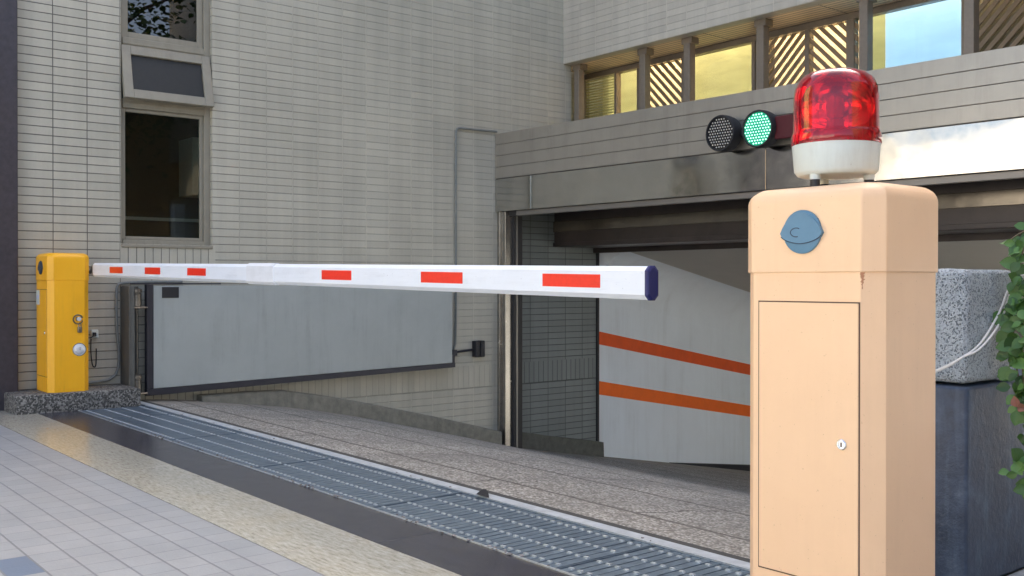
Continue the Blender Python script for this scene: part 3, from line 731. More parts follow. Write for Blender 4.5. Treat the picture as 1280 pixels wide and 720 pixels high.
for y in (8.08, 9.5, 11.5, 14, 17.6):
    zc = 1.31-(y-8.06)*.182; xw = wallx(y); rr_ = .5
    arc = [(xw+.003+rr_*(1-math.cos(t)), y, zc-.002-rr_*(1-math.sin(t))) for t in [k*math.pi/20 for k in range(11)]]
    rings.append(arc+[(xw+.003, y, zc+.02)])
b.loft(rings); o = b.build('coved_ceiling_edge', 'white_wall', RW, smooth=True)
b = MB(); b.box(-11, 1.2, 17.7, 17.9, -3.2, 1); b.box(1.2, 1.4, 6.8, 18, -3.2, 2.4); part(b, 'inner_wall', 'white_wall')

# granite pillar at the left edge
b = MB(); b.box(WX-.02, WX+.12, .2, 1.90, .0, TOP, .006); o = b.build('granite_pillar', 'granite_dark'); tag(o, 'dark purple-brown granite pillar at the left edge beside the tiled wall', 'pillar')

# plinth of the yellow cabinet
b = MB(); b.box(WX+.003, -7.93, 1.80, 2.70, -.05, .138, .012, 2)
o = b.build('speckled_plinth', 'plinth', smooth=True); tag(o, 'low speckled aggregate plinth under the yellow barrier cabinet', 'plinth')

# ------------------------------------------------------------------ barrier cabinets
HX, HY, CH = .188, .148, .040
def octo(hx, hy, c, z):
    p = []
    for sx, sy, order in ((1, -1, 0), (1, 1, 1), (-1, 1, 0), (-1, -1, 1)):
        a = (sx*(hx-c), sy*hy, z); b_ = (sx*hx, sy*(hy-c), z)
        p += [a, b_] if order == 0 else [b_, a]
    return p
def cabinet(name, loc, label, paint, emb, keyring):
    r = empty(name, loc, label, 'barrier cabinet')
    b = MB(); b.loft([octo(HX-.001, HY-.001, CH, 0), octo(HX, HY, CH, .002), octo(HX, HY, CH, .845)])
    body = b.build('body', paint, r)
    bm_ = body.modifiers.new('soft', 'BEVEL'); bm_.width = .003; bm_.segments = 2; bm_.angle_limit = R(20)
    g = .004
    b = MB(); rr = .042; rings = [octo(HX+g, HY+g, CH, .840), octo(HX+g, HY+g, CH, 1.046-rr)]
    for i in range(1, 9):
        t = i/8*math.pi/2; d = rr*(1-math.cos(t)); rings.append(octo(HX+g-d, HY+g-d, CH*(1-.35*i/8), 1.046-rr+rr*math.sin(t)))
    b.loft(rings); cap = b.build('lid', paint, r, smooth=True)
    cap.data.set_sharp_from_angle(angle=R(35))
    bm_ = cap.modifiers.new('soft', 'BEVEL'); bm_.width = .003; bm_.segments = 2; bm_.angle_limit = R(35)
    b = MB(); b.loft([octo(HX-.002, HY-.002, CH, .8455), octo(HX-.002, HY-.002, CH, .8465)])
    b = MB(); b.box(-.1315, .1475, -HY-.0012, -HY+.004, .1145, .772); b.build('door_gap', 'seam', r)
    b = MB(); b.box(-.1285, .1445, -HY-.0035, -HY+.004, .118, .769, .0012); dr = b.build('door', paint, r)
    b = MB(); b.lathe([(.0125, 0), (.0125, .004), (.0105, .006), (.007, .0062), (.007, .0045)], 24, (.104, -HY-.003, .446), 'Y'); lk = b.build('lock', 'chrome', dr, smooth=True)
    b = MB(); b.box(.1025, .1055, -HY-.0085, -HY-.006, .441, .451); b.build('keyhole', 'seam', lk)
    # hood emblem: disc with an eye-shaped plate, an oval and a brow line
    ec = (-.001, .936)
    b = MB(); b.lathe([(.0515, 0), (.0515, .006), (.048, .008)], 40, (ec[0], -HY-g, ec[1]), 'Y')
    e0 = b.build('emblem', emb, r, smooth=True)
    b = MB(); n_ = 20; lo = []; 
    for i in range(n_+1):
        t = -1+2*i/n_; lo.append((ec[0]+t*.0575, ec[1]-.003-.025*math.sqrt(max(0, 1-abs(t)**1.6))))
    up = []
    for i in range(1, n_):
        t = 1-2*i/n_; up.append((ec[0]+t*.0575, ec[1]-.003+.049*(max(0, 1-abs(t)**2.0))**.85))
    pl = lo+up
    b.hexa([(x, -HY-g-.0005, z) for x, z in pl], [(x, -HY-g-.0105, z) for x, z in pl]); b.build('eye_plate', emb, e0)
    b = MB()
    pts = [(ec[0]-.0125+.0155*math.cos(a), -HY-g-.0105, ec[1]-.001+.0105*math.sin(a)) for a in [i*2*math.pi/20 for i in range(3, 17)]]
    b.tube(pts, .0011, 6)
    b.build('oval_ring', 'emblem_dark', e0)
    b = MB()
    b.tube([(ec[0]+t*.055, -HY-g-.0100, ec[1]-.004-.024*math.sqrt(1-abs(t)**1.6*.93)) for t in [i/12 for i in range(-12, 13)]], .0012, 6)
    b.build('brow_line', 'emblem_dark', e0)
    return r
YB = cabinet('barrier_cabinet', (-8.178, 2.188, .138), 'yellow barrier cabinet with a round lock and sticker, standing on the speckled plinth', 'yellow_paint', 'emblem_dark', True)
OB = cabinet('barrier_cabinet', (-1.420, 2.188, .144), 'large peach barrier cabinet in the foreground with the red beacon on top', 'peach_paint', 'emblem', False)
# foot of the peach cabinet
b = MB(); b.box(-1.66, -1.16, 1.98, 2.229, .002, .137, .006); b.box(-1.66, -1.16, 2.2305, 2.38, .0225, .137, .006)
o = b.build('cabinet_plinth', 'plinth'); tag(o, 'speckled plinth below the picture edge under the peach cabinet', 'plinth')
# fittings of the yellow one
b = MB(); b.lathe([(.044, 0), (.044, .004), (.030, .008), (.026, .016), (.020, .018)], 28, (HX, .070, .317), 'X'); dl = b.build('round_lock', 'dial', YB, smooth=True)
b = MB(); b.lathe([(.050, 0), (.050, .0025)], 28, (HX, .070, .317), 'X'); b.build('lock_ring', 'chrome', dl, smooth=True)
b = MB(); b.lathe([(.003, 0), (.003, .002)], 8, (HX+.018, .070, .317), 'X'); b.box(HX+.018, HX+.0195, .069, .071, .317, .335); b.build('keyhole', 'black', dl)
b = MB()
b.tube([(HX+.006, .060+.034*math.cos(a), .545+.034*math.sin(a)) for a in [R(k) for k in range(20, 345, 18)]], .005, 6)
b.box(HX, HX+.006, .045, .085, .535, .562, .002); hs = b.build('hasp', 'hinge', YB)
b = MB(); b.lathe([(.016, 0), (.016, .008)], 16, (HX+.006, .066, .548), 'X'); b.build('hasp_disc', 'dial', hs)
b = MB(); b.box(HX+.002, HX+.022, .055, .085, .445, .49, .004); b.tube([(HX+.012, .060, .49), (HX+.012, .061, .51), (HX+.012, .070, .52), (HX+.012, .079, .51), (HX+.012, .080, .49)], .0035, 6); b.build('padlock', 'hinge', YB)
b = MB(); b.box(-.140, -.045, -HY-.0046, -HY-.0036, .655, .765); sk = b.build('sticker', 'white_plastic', YB)
b = MB(); b.box(-.125, -.060, -HY-.0052, -HY-.0047, .70, .73); b.build('sticker_mark', mat('sticker print', (.55, .6, .75), .5), sk)
b = MB(); b.lathe([(.018, 0), (.018, .02), (.026, .022), (.026, .03)], 20, (.10, 0, .915), 'Y')
for v in b.bm.verts: v.co.y = -v.co.y+HY+.001
b.build('pivot_hub', 'hinge', YB, smooth=True)

# ------------------------------------------------------------------ boom
YBm = 2.385
def boom_sec(x, h, t, z):
    c = .016
    p = [(-t/2, -h/2+c), (-t/2, h/2-c), (-t/2+c, h/2), (t/2-c, h/2), (t/2, h/2-c), (t/2, -h/2+c), (t/2-c, -h/2), (-t/2+c, -h/2)]
    return [(x, YBm+a, z+q) for a, q in p]
def bz(x): return CAMZ+.098-(x+8.02)/(8.02-2.2)*.100-.012*math.sin(math.pi*(x+8.02)/5.82)*0
BO = empty('barrier_boom', (-8.02, YBm, bz(-8.02)), 'long white barrier boom with six red reflective patches reaching across the driveway', 'barrier boom')
def bp(mb, n_, m, par=BO, smooth=False):
    o = mb.build(n_, m, par, smooth); o.location = -Vector(BO.location) if par is BO else (0, 0, 0); return o
b = MB(); xe = -2.240
b.loft([boom_sec(-8.03, .092, .036, bz(-8.03)), boom_sec(-8.015, .106, .044, bz(-8.015)), boom_sec(-5.0, .106, .046, bz(-5.0))])
bp(b, 'outer_tube', 'boom')
b = MB(); b.loft([boom_sec(-5.02, .108, .047, bz(-5.02)), boom_sec(xe, .108, .047, bz(xe))]); inner = bp(b, 'extension_tube', 'boom')
b = MB(); b.loft([boom_sec(-5.24, .116, .052, bz(-5.24)), boom_sec(-4.91, .116, .052, bz(-4.91))]); bp(b, 'sleeve', 'boom_sleeve')
b = MB(); b.loft([boom_sec(xe+.0005, .112, .051, bz(xe)), boom_sec(xe+.012, .112, .051, bz(xe)), boom_sec(xe+.016, .100, .042, bz(xe))]); bp(b, 'end_cap', 'navy')
b = MB(); b.loft([boom_sec(-8.10, .07, .03, bz(-8.1)), boom_sec(-8.031, .085, .034, bz(-8.03))]); bp(b, 'boom_clamp', 'hinge')
yf = YBm-.0245
for p0, p1 in ((137, 153), (181, 200), (234, 257), (402, 439), (526, 578), (678, 750)):
    x0, x1 = X_at(p0, yf), X_at(p1, yf); b = MB(); h = .0225
    z0, z1 = bz(x0)+.003, bz(x1)+.003
    b.hexa([(x0, yf, z0-h), (x1, yf, z1-h), (x1, yf, z1+h), (x0, yf, z0+h)], [(x0, yf+.003, z0-h), (x1, yf+.003, z1-h), (x1, yf+.003, z1+h), (x0, yf+.003, z0+h)])
    bp(b, 'reflective_patch', 'red_tape')

# ------------------------------------------------------------------ swing gate against the wall
G0, G1 = 2.86, 5.90; gxf = -8.235
GT = empty('swing_gate', (gxf, 2.80, 0), 'grey sheet steel swing gate with black bottom rail, folded open against the tiled wall', 'gate')
def gp(mb, n_, m, par=GT, smooth=False):
    o = mb.build(n_, m, par, smooth); o.location = -Vector(GT.location) if par is GT else (0, 0, 0); return o
zb0, zb1, zt = .040, .112, .935
b = MB(); b.hexa([(gxf, G0+.045, zb0+.055), (gxf, G1, zb1+.045), (gxf, G1, zt), (gxf, G0+.045, zt)], [(gxf-.035, G0+.045, zb0+.055), (gxf-.035, G1, zb1+.045), (gxf-.035, G1, zt), (gxf-.035, G0+.045, zt)])
gpn = gp(b, 'panel', 'gate_paint'); mdf = gpn.modifiers.new('soft', 'BEVEL'); mdf.width = .004; mdf.segments = 2
b = MB(); b.hexa([(gxf+.008, G0-.01, zb0), (gxf+.008, G1+.03, zb1), (gxf+.008, G1+.03, zb1+.043), (gxf+.008, G0-.01, zb0+.053)], [(gxf-.05, G0-.01, zb0), (gxf-.05, G1+.03, zb1), (gxf-.05, G1+.03, zb1+.043), (gxf-.05, G0-.01, zb0+.053)])
gp(b, 'bottom_rail', 'dark_steel')
b = MB(); b.box(gxf-.05, gxf+.008, G0-.01, G0+.043, zb0+.055, zt+.01, .002); gp(b, 'hinge_stile', 'dark_steel')
b = MB(); b.box(gxf-.045, gxf, G0-.13, G0+.62, zt+.011, zt+.022, .001); gp(b, 'top_strip', 'dark_steel')
b = MB(); b.box(gxf, gxf+.006, G0+.115, G0+.255, .835, .925, .002); gp(b, 'plaque', 'black')
b = MB(); b.box(gxf-.06, gxf-.01, G1+.0, G1+.04, zb1+.0, zb1+.12, .003); gp(b, 'latch', 'dark_steel')

# hinge assembly
b = MB(); hy = G0-.085
b.lathe([(.006, .20), (.006, .93)], 10, (gxf-.01, hy, 0)); gp(b, 'hinge_rod', 'hinge', smooth=True)
for z0 in (.765, .07):
    b = MB(); b.lathe([(.028, z0), (.036, z0+.008), (.036, z0+.10), (.030, z0+.104), (.030, z0+.114), (.040, z0+.118), (.040, z0+.142), (.024, z0+.150)], 20, (gxf-.01, hy, 0)); gp(b, 'hinge_barrel', 'hinge', smooth=True)
    b = MB(); b.box(gxf-.05, gxf+.03, hy-.04, hy+.075, z0-.014, z0, .003); gp(b, 'hinge_plate', 'hinge')
b = MB(); b.box(-8.395, -8.385, hy-.06, hy+.06, .0, .93); b.build('backing', 'post_paint', None).location = (0, 0, 0)
bk = bpy.data.objects['backing']; bk.parent = GT; bk.location = -Vector(GT.location); bk.name = 'backing_plate'
b = MB(); b.box(WX+.003, gxf+.03, 2.705, 2.745, .0, .935, .003); b.box(WX+.003, gxf+.045, 2.695, 2.7045, .139, .93, .002)
o = b.build('gate_post', 'post_paint'); tag(o, 'grey-brown flat steel gate post between the plinth and the gate hinges', 'post')

# ------------------------------------------------------------------ conduits and wall boxes
def Yw(px, X=WX+.02):
    p = (px-640)/1261.0; return (p*CY*(-1)*X*1.0 - CX*X)/(CY-CX*p) if False else ((-p*CY*X - CX*X)/(CY-CX*p))
def zof(py, X, Y):
    f = -CY*X+CX*Y; return CAMZ+(353.5-py)*f/1261.0
def wp(px, py, X=WX+.02): y = Yw(px, X); return Vector((X, y, zof(py, X, y)))
b = MB(); pts = [wp(566, 441), wp(569, 430), wp(570, 400), wp(570, 240), wp(570, 165), wp(571.5, 161), wp(575, 160.3), wp(600, 163), wp(621, 165)]
b.tube(pts, .011, 8); o = b.build('wall_conduit', 'conduit', smooth=True); tag(o, 'thin grey conduit rising up the tiled wall and turning to the canopy', 'conduit')
b = MB(); a = wp(566, 441); c = wp(592, 437); b.tube([a, c], .012, 8); b.box(WX+.002, WX+.06, a.y-.03, a.y+.03, a.z-.03, a.z+.03, .004)
o = b.build('junction_conduit', 'dark_steel', smooth=True); tag(o, 'short dark pipe leading to the black wall box near the entrance jamb', 'pipe')
c = wp(597, 436); 
r_ = empty('sensor_box', (WX, c.y, c.z), 'small black twin sensor box on the tiled wall near the entrance jamb', 'sensor')
for dy in (-.033, .033):
    b = MB(); b.box(.001, .07, dy-.028, dy+.028, -.085, .085, .008, 2); b.build('housing', 'black', r_)
    b = MB(); b.lathe([(.015, 0), (.015, .006)], 14, (.07, dy, .03), 'X'); b.build('lens', 'dark_steel', r_)
# cable loop beside the gate post
pts = smoothpath([(WX+.02, 2.40, .16), (WX+.02, 2.50, .165), (WX+.02, 2.60, .18), (WX+.02, 2.66, .24), (WX+.02, 2.675, .36), (WX+.025, 2.66, .55), (WX+.02, 2.655, .80), (WX+.02, 2.665, .93), (WX+.02, 2.70, .955), (WX+.02, 2.80, .962), (WX+.02, 2.95, .966), (WX+.02, 3.2, .968)], 5)
b = MB(); b.tube(pts, .011, 8); o = b.build('flexible_conduit', 'conduit', smooth=True); tag(o, 'grey flexible conduit looping from behind the yellow cabinet up to the gate hinge', 'conduit')
c = wp(117, 417)
r_ = empty('wall_socket', (WX, c.y, c.z), 'white socket with black plug on the wall between yellow cabinet and gate', 'socket')
b = MB(); b.box(.001, .03, -.02, .035, -.035, .030, .004); b.build('socket_plate', 'white_plastic', r_)
b = MB(); b.box(.03, .055, -.012, .012, -.022, .010, .003); b.tube(smoothpath([(.045, 0, -.01), (.05, -.03, -.03), (.03, -.06, -.03), (.02, -.09, -.02)]), .005, 6); b.build('plug', 'black', r_)
b = MB(); b.tube(smoothpath([(.02, -.02, -.04), (.02, -.022, -.13), (.02, -.01, -.25), (.02, .015, -.26), (.02, .02, -.18), (.02, .02, -.12)]), .005, 6); b.build('lead', 'black', r_)

# ------------------------------------------------------------------ twin signal lights on the canopy
pS = lambda px, Y: X_at(px, Y)
SY = 6.55
def lamp_head(r, xc, zc, on):
    R_ = .150; root_z = 0
    b = MB(); b.lathe([(R_*.72, -.105), (R_*.95, -.085), (R_, -.04), (R_, .02), (R_*.97, .03), (R_*.90, .03), (R_*.885, .012), (R_*.5, .010)], 40, (xc, 0, zc), 'Y', cap=True)
    h = b.build('lamp_housing', 'black', r, smooth=True)
    lensm = M['lens_on' if on else 'lens_off']
    b = MB(); b.lathe([(R_*.885, .0125), (R_*.885, .014), (R_*.6, .018), (R_*.2, .020)], 40, (xc, 0, zc), 'Y')
    le = b.build('lens', lensm, h, smooth=True)
    b = MB(); cnt = 0
    pitch = .0262; k = int(R_/pitch)+1
    for i in range(-k, k+1):
        for j in range(-k, k+1):
            x_ = (i+.5*(j % 2))*pitch; z_ = j*pitch*.866
            if math.hypot(x_, z_) < R_*.83:
                b.lathe([(.0066, .0185), (.0058, .0225), (.003, .0250)], 8, (xc+x_, 0, zc+z_), 'Y')
    b.build('led_dots', M['led_on' if on else 'led_off'], le, smooth=True)
def emis(name, col, st, base=(.02, .02, .02)):
    m = mat(name, base, .25); bb = m.node_tree.nodes['Principled BSDF']; bb.inputs['Emission Color'].default_value = (*col, 1); bb.inputs['Emission Strength'].default_value = st; return m
M['lens_on'] = emis('lit green lens', (.0, .42, .22), .17, (.01, .13, .075)); M['led_on'] = emis('lit green led', (.40, 1, .74), .75)
M['lens_off'] = mat('unlit smoked lens', (.035, .033, .030), .12); M['led_off'] = mat('unlit led', (.70, .66, .58), .3)
xs1, xs2 = X_at(902, SY), X_at(948.5, SY)
def zpy(py, X, Y): f = -CY*X+CX*Y; return CAMZ+(353.5-py)*f/1261.0
z1, z2 = zpy(167, xs1, SY), zpy(161.5, xs2, SY)
SG = empty('signal_light', (xs2, SY, z2), 'pair of round signal lamps on the canopy front, the right one lit green', 'signal light')
lamp_head(SG, xs1-xs2, z1-z2, False); lamp_head(SG, 0, 0, True)
b = MB(); b.box(.13, .40, .02, .06, -.095, .085, .006); b.build('mounting_box', mat('dark red box', (.09, .008, .012), .4), SG)
b = MB(); b.box(xs1-xs2-.05, .30, .061, .16, -.02, .02, .003); b.build('mounting_rail', 'dark_steel', SG)

# ------------------------------------------------------------------ beacon
BC = empty('warning_beacon', (-1.437, 2.195, 1.195), 'red rotating warning beacon on a white base, standing on the peach cabinet', 'beacon')
def redglass():
    m, n, l, b = newmat('red beacon plastic')
    b.inputs['Base Color'].default_value = (.90, .032, .080, 1); b.inputs['Roughness'].default_value = .04
    b.inputs['Transmission Weight'].default_value = .93; b.inputs['IOR'].default_value = 1.35
    b.inputs['Coat Weight'].default_value = .6; b.inputs['Coat Roughness'].default_value = .02
    return m
M['red_glass'] = redglass()
z0 = .104
prof_o = [(.1065, z0), (.1080, z0+.004), (.1075, z0+.022), (.1040, z0+.030), (.1025, z0+.036), (.1015, z0+.115), (.0985, z0+.140), (.090, z0+.160), (.076, z0+.174), (.055, z0+.182), (.028, z0+.185), (.0005, z0+.1855)]
prof_i = [(.0005, z0+.178), (.050, z0+.174), (.078, z0+.162), (.091, z0+.140), (.0945, z0+.11), (.0960, z0+.036), (.098, z0+.001), (.1065, z0)]
b = MB(); b.lathe(prof_o, 64, cap=False); bmo = b
dome = b.build('red_dome', 'red_glass', BC, smooth='all')
b = MB(); b.lathe(prof_i, 18, cap=False); bi = b.build('dome_liner', 'red_glass', BC)      # faceted inner surface
bi.parent = dome
b = MB(); b.lathe([(.086, .028), (.092, .030), (.1000, .040), (.1045, .098), (.1055, .1035), (.06, .1036)], 56)
b.build('base', 'white_plastic', BC, smooth=True)
for k in range(3):
    a = R(25+120*k); cxk, cyk = .078*math.cos(a), .078*math.sin(a)
    b = MB(); b.lathe([(.013, .016), (.013, .032)], 16, (cxk, cyk, 0)); ft = b.build('foot', 'white_plastic', BC, smooth=True)
    b = MB(); b.lathe([(.012, -.001), (.012, .0158)], 16, (cxk, cyk, 0)); b.build('rubber_pad', 'black', ft, smooth=True)
# reflector, lamp and drive inside
b = MB(); b.lathe([(.03, .105), (.03, .13), (.012, .135), (.012, .16)], 20); b.build('drive', 'white_plastic', BC, smooth=True)
b = MB(); rings = []
for i in range(9):
    t = i/8; rad = .012+.052*math.sqrt(t); yy = .045-.06*t
    rings.append([(rad*math.cos(a), yy, .195+rad*math.sin(a)) for a in [2*math.pi*k/28 for k in range(28)]])
for a_, c_ in zip(rings, rings[1:]):
    va = [b.bm.verts.new(p) for p in a_]; vb = [b.bm.verts.new(p) for p in c_]
    for i in range(28): b.bm.faces.new((va[i], va[(i+1) % 28], vb[(i+1) % 28], vb[i]))
o = b.build('reflector', mat('reflector foil', (.95, .93, .9), .12, 1), BC, smooth='all'); o.rotation_euler = (0, 0, R(38))
b = MB(); b.lathe([(.004, .16), (.010, .165), (.014, .19), (.011, .21), (.004, .218)], 16); b.build('bulb', 'white_plastic', BC, smooth=True)

# ------------------------------------------------------------------ stone pier behind the peach cabinet
def block(name, x0, x1, y0, y1, z0, z1, m, amp, seed, bev=.02, seg=26):
    random.seed(seed); b = MB(); b.box(x0, x1, y0, y1, z0, z1, bev, 3)
    bmesh.ops.triangulate(b.bm, faces=b.bm.faces[:])
    for _ in range(3):
        es = [e for e in b.bm.edges if e.calc_length() > .035]
        bmesh.ops.subdivide_edges(b.bm, edges=es, cuts=1, use_grid_fill=True)
    from mathutils import noise as mn
    for v in b.bm.verts:
        nvec = mn.noise_vector(v.co*14+Vector((seed, 0, 0)))*amp+mn.noise_vector(v.co*45)*amp*.5
        v.co += nvec
    return b.build(name, m, smooth='all')
o = block('rough_granite_block', -2.10, -1.555, 3.085, 3.42, .642, 1.003, 'rough_stone', .0035, 3, .022)
tag(o, 'pitted light grey granite block on top of the dark stone pier', 'stone block')
b = MB(); b.box(-2.13, -1.545, 3.07, 4.9, .0, .634, .012, 3)
o = b.build('dark_stone_pier', 'dark_stone', smooth=True); tag(o, 'dark blue-grey weathered stone pier behind the peach cabinet', 'stone pier')
b = MB(); b.box(-1.541, 2.6, 2.86, 8, -.1, .002); struct(b.build('side_pavement', 'edge_conc'))

# twin white cable
for k, (dx, dz) in enumerate(((0, 0), (.012, .012))):
    pts = [(-1.90, 3.02, .66), (-1.70, 3.035, .655+dz*.5), (-1.61, 3.045, .69+dz*.3), (-1.555, 3.06, .728), (-1.533+dx, 3.13-.02*k, .77-dz), (-1.528+dx*.5, 3.24, .86-dz*2), (-1.528, 3.32+.022*k, .95), (-1.50, 3.37+.03*k, .985), (-1.40, 3.42, .97)]
    b = MB(); b.tube(smoothpath(pts, 7), .0036, 7)
    o = b.build('white_cable', 'cable_white', smooth='all')
    tag(o, ['outer of two thin white cables draped down the stone block, hanging lower', 'inner of two thin white cables draped down the stone block, nearer the top'][k], 'cable', 'twin white cables on the stone block')

# creeper
random.seed(21)
def leaf(mb, p, size, d, up, fold=.25):
    d = d.normalized(); s_ = d.cross(up).normalized(); nn = s_.cross(d).normalized()
    prof_l = [(0, 0), (.12, .22), (.30, .42), (.52, .47), (.75, .34), (.92, .13), (1, 0)]
    mid = [mb.bm.verts.new(p+d*size*t+nn*size*(-.12*t*t)) for t, _ in prof_l]
    for sg in (1, -1):
        e = [mb.bm.verts.new(p+d*size*t+s_*sg*size*w_*.82+nn*size*(fold*w_-.12*t*t)) for t, w_ in prof_l[1:-1]]
        mb.bm.faces.new((mid[0], mid[1], e[0]) if sg > 0 else (mid[0], e[0], mid[1]))
        for i in range(len(e)-1): mb.bm.faces.new((mid[i+1], mid[i+2], e[i+1], e[i]) if sg > 0 else (mid[i+1], e[i], e[i+1], mid[i+2]))
        mb.bm.faces.new((mid[-2], mid[-1], e[-1]) if sg > 0 else (mid[-2], e[-1], mid[-1]))
CR = empty('creeper', (-1.30, 3.30, 1.0), 'leafy green creeper hanging down over the right side of the stone pier', 'climbing plant')
lm, ld, sm_ = MB(), MB(), MB()
toward = Vector((.25, -.95, .15))
# stems hang from the terrace hidden beyond the right edge; survey: picture column and row at ~3 m
def cp(px, py, f): px -= 5; r__ = (px-640)/1261*f; return Vector((CX*r__-CY*f, CY*r__+CX*f, CAMZ+(353.5-py)*f/1261))
strands = [[(1300, 270, 3.25), (1284, 310, 3.2), (1276, 370, 3.2), (1272, 430, 3.17), (1280, 480, 3.15), (1290, 520, 3.1)],
           [(1310, 280, 3.3), (1292, 350, 3.2), (1284, 420, 3.15), (1284, 470, 3.12), (1296, 560, 3.08), (1300, 620, 3.05)],
           [(1320, 330, 3.3), (1300, 360, 3.25), (1275, 382, 3.25), (1258, 392, 3.25)],
           [(1320, 540, 3.1), (1300, 560, 3.08), (1285, 578, 3.05), (1272, 590, 3.04)],
           [(1330, 270, 3.3), (1310, 300, 3.2), (1312, 400, 3.2), (1318, 500, 3.1), (1320, 600, 3.1)],
           [(1330, 500, 3.15), (1305, 500, 3.1), (1290, 505, 3.1), (1276, 508, 3.08)],
           [(1330, 300, 3.4), (1300, 285, 3.35), (1280, 292, 3.3), (1268, 300, 3.3)]]
for si, sdef in enumerate(strands):
    path = smoothpath([cp(*q) for q in sdef], 8); sm_.tube(path, .0028, 6)
    step = 1 if si not in (2, 3, 5, 6) else 2
    for i in range(0, len(path), step):
        for _ in range(2 if step == 1 else 1):
            a = random.uniform(0, 6.28)
            d = Vector((math.cos(a)*.8, -.35+random.uniform(-.3, .1), math.sin(a)*.6-.35))
            up = (toward+Vector((random.uniform(-.5, .5), random.uniform(-.3, .3), random.uniform(-.2, .7)))).normalized()
            base = path[i]+Vector((random.uniform(-.02, .02), random.uniform(-.03, .01), random.uniform(-.01, .01)))
            leaf(lm, base, random.uniform(.030, .058), d, up, random.uniform(.1, .35))
p_ = cp(1274, 508, 3.05)
for k in range(2): leaf(ld, p_+Vector((random.uniform(-.01, .01), 0, random.uniform(-.01, .01))), .035, Vector((math.cos(k*1.7), -.3, math.sin(k*1.7))), Vector((.2, -.9, .2)), .5)
def cb(mb, n_, m, sm=False):
    o = mb.build(n_, m, CR, sm); o.location = -Vector(CR.location); return o
cb(lm, 'leaves', 'leaf', 'all'); cb(ld, 'withered_leaves', 'leaf_dry'); cb(sm_, 'stems', 'stem', 'all')

# ------------------------------------------------------------------ small debris
random.seed(5)
b = MB()
for _ in range(110):
    x_ = random.uniform(-7.4, -1.7); y_ = random.choice([2.222, 2.240, 2.745])+random.uniform(-.006, .012)
    if random.random() < .5: x_ = random.choice([-6.3, -5.2, -4.6, -4.1, -3.4, -2.9])+random.gauss(0, .12); y_ = 2.236+random.uniform(-.012, .014)
    s_ = random.uniform(.003, .009); v0 = Vector((x_, y_, .004))
    r0 = bmesh.ops.create_icosphere(b.bm, subdivisions=1, radius=s_, matrix=Matrix.Translation(v0) @ Matrix.Diagonal((1.3, 1, .6, 1)))
    for v in r0['verts']: v.co += Vector((random.uniform(-1, 1), random.uniform(-1, 1), random.uniform(-.5, .5)))*s_*.3
o = b.build('grit', mat('grit', (.22, .21, .2), .8, noise=.8, scale=9)); tag(o, 'loose grit and broken chips along the front edge of the drain', 'grit', kind='stuff')
b = MB(); leaf(b, Vector((-3.62, 2.725, .010)), .075, Vector((.8, .15, .02)), Vector((0, -.3, 1)), .5)
md = b.build('fallen_leaf', mat('dead leaf', (.02, .018, .016), .6)); md.modifiers.new('t', 'SOLIDIFY').thickness = .001
tag(md, 'small dark fallen leaf lying at the back edge of the drain grating', 'leaf')

# ------------------------------------------------------------------ across the street (seen in the glazing and the polished steel)
def yellow_mat():
    m, n, l, b = newmat('yellow facade tiles')
    g = n.new('ShaderNodeNewGeometry'); s = n.new('ShaderNodeSeparateXYZ'); l.new(g.outputs['Position'], s.inputs[0])
    t = bricks(n, l, comb(n, l, math_node(n, l, 'ADD', s.outputs[0], 60), s.outputs[2]), .45, .22, .012, (.62, .50, .18), (.54, .46, .17), (.35, .28, .12))
    l.new(mixc(n, l, .5, t.outputs[0], ramp(n, l, noise(n, l, g.outputs['Position'], .6), (.3, .75), (.7, 1.)), 'MULTIPLY'), b.inputs['Base Color']); b.inputs['Roughness'].default_value = .6
    return m
M['yellow_facade'] = yellow_mat(); M['pale_facade'] = mat('pale facade', (.60, .58, .54), .8, noise=.1, scale=.6); M['shop'] = mat('shopfront', (.20, .18, .15), .4, noise=.3, scale=.8)
YF = empty('facing_building', (-28, -14, 0), 'sunlit yellow tiled building across the street, reflected in the strip windows', 'building')
def fp(mb, n_, m): o = mb.build(n_, m, YF); o.location = -Vector(YF.location); return o
b = MB(); b.box(-45, -16.9, -20, -13, 5.2, 15); fp(b, 'facade', 'yellow_facade')
b = MB(); b.box(-45, -16.9, -20, -13.3, -.12, 5.2); fp(b, 'shopfront', 'shop')
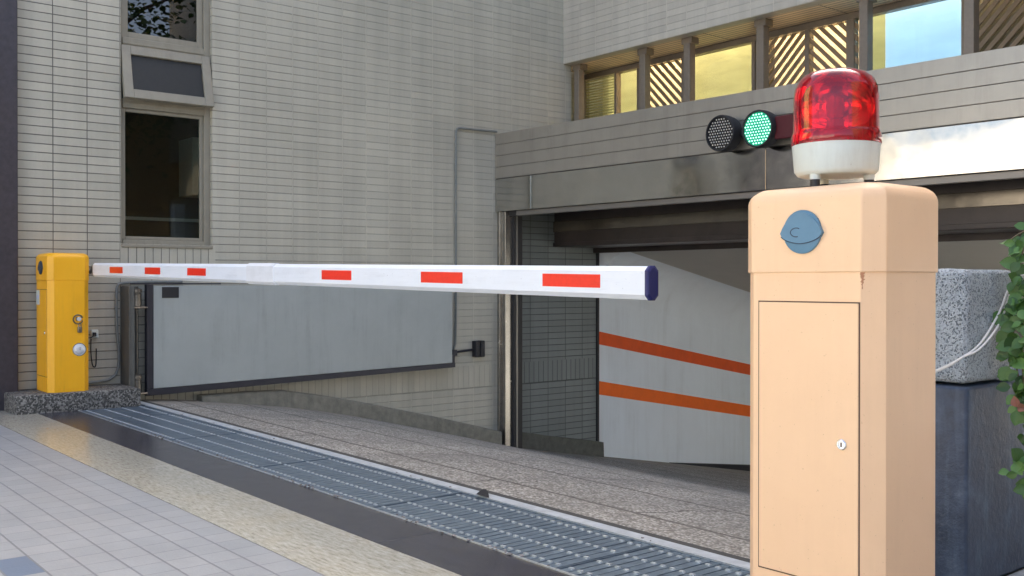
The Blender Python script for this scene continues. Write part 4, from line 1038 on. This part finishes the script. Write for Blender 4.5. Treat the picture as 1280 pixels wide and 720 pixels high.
for x_ in (-40, -36, -32, -28, -25.0, -21.9, -17.2):
    b = MB(); b.box(x_-.35, x_+.35, -13.3, -12.9, -.12, 5.2); fp(b, 'pillar', 'granite_dark')
for x_ in (-34, -23.4):
    b = MB(); b.box(x_-.8, x_+.8, -13.28, -13.2, 3.0, 5.0); fp(b, 'sign_panel', 'yellow_facade')
NBm = mat('ochre render', (.58, .42, .24), .85, noise=.1, scale=1)  # for the unseen wall added to block sky and bounce warm light
b = MB(); b.box(3.5, 9, 1.0, 9, -.01, 5.0, .02); o = b.build('ochre_bounce_wall', NBm); tag(o, 'unseen ochre wall added beyond the right edge to block sky and warm the light', 'wall')
b = MB(); b.box(-14.5, 8, -20, -15, -.12, 5.0); o = b.build('low_building', 'pale_facade'); tag(o, 'low pale building across the street beyond the frame', 'building')

# street tree on the right, out of frame, reflected in the side window
def tree(loc, h, rad, seed, label):
    random.seed(seed); T = empty('street_tree', loc, label, 'tree')
    t = MB(); t.tube(smoothpath([(0, 0, -.1), (.05, .02, 1.2), (-.05, .05, h*.5), (.1, 0, h*.8)], 4), [.16-.10*i/12 for i in range(13)], 10)
    tips = []
    for k in range(9):
        a = k*2.4; zz = h*(.4+.05*k); e = Vector((math.cos(a)*rad*.7, math.sin(a)*rad*.7, zz+rad*.5)); s0 = Vector((0, .03, zz))
        t.tube([s0, (s0+e)/2+Vector((0, 0, .15)), e], [.05, .035, .015], 6); tips += [e, (s0+e)/2]
    t.build('trunk', 'bark', T, smooth='all')
    c = MB()
    for _ in range(2600):
        q = random.choice(tips)+Vector((random.gauss(0, .42), random.gauss(0, .42), random.gauss(0, .35)))
        leaf(c, q, random.uniform(.09, .16), Vector((random.uniform(-1, 1), random.uniform(-1, 1), random.uniform(-.6, .3))), Vector((random.uniform(-.5, .5), random.uniform(-.5, .5), 1)))
    c.build('crown', 'tree_leaf', T)
    return T
tree((1.8, 5.7, 0), 7.6, 2.0, 4, 'leafy street tree beyond the right edge, mirrored in the upper office window')
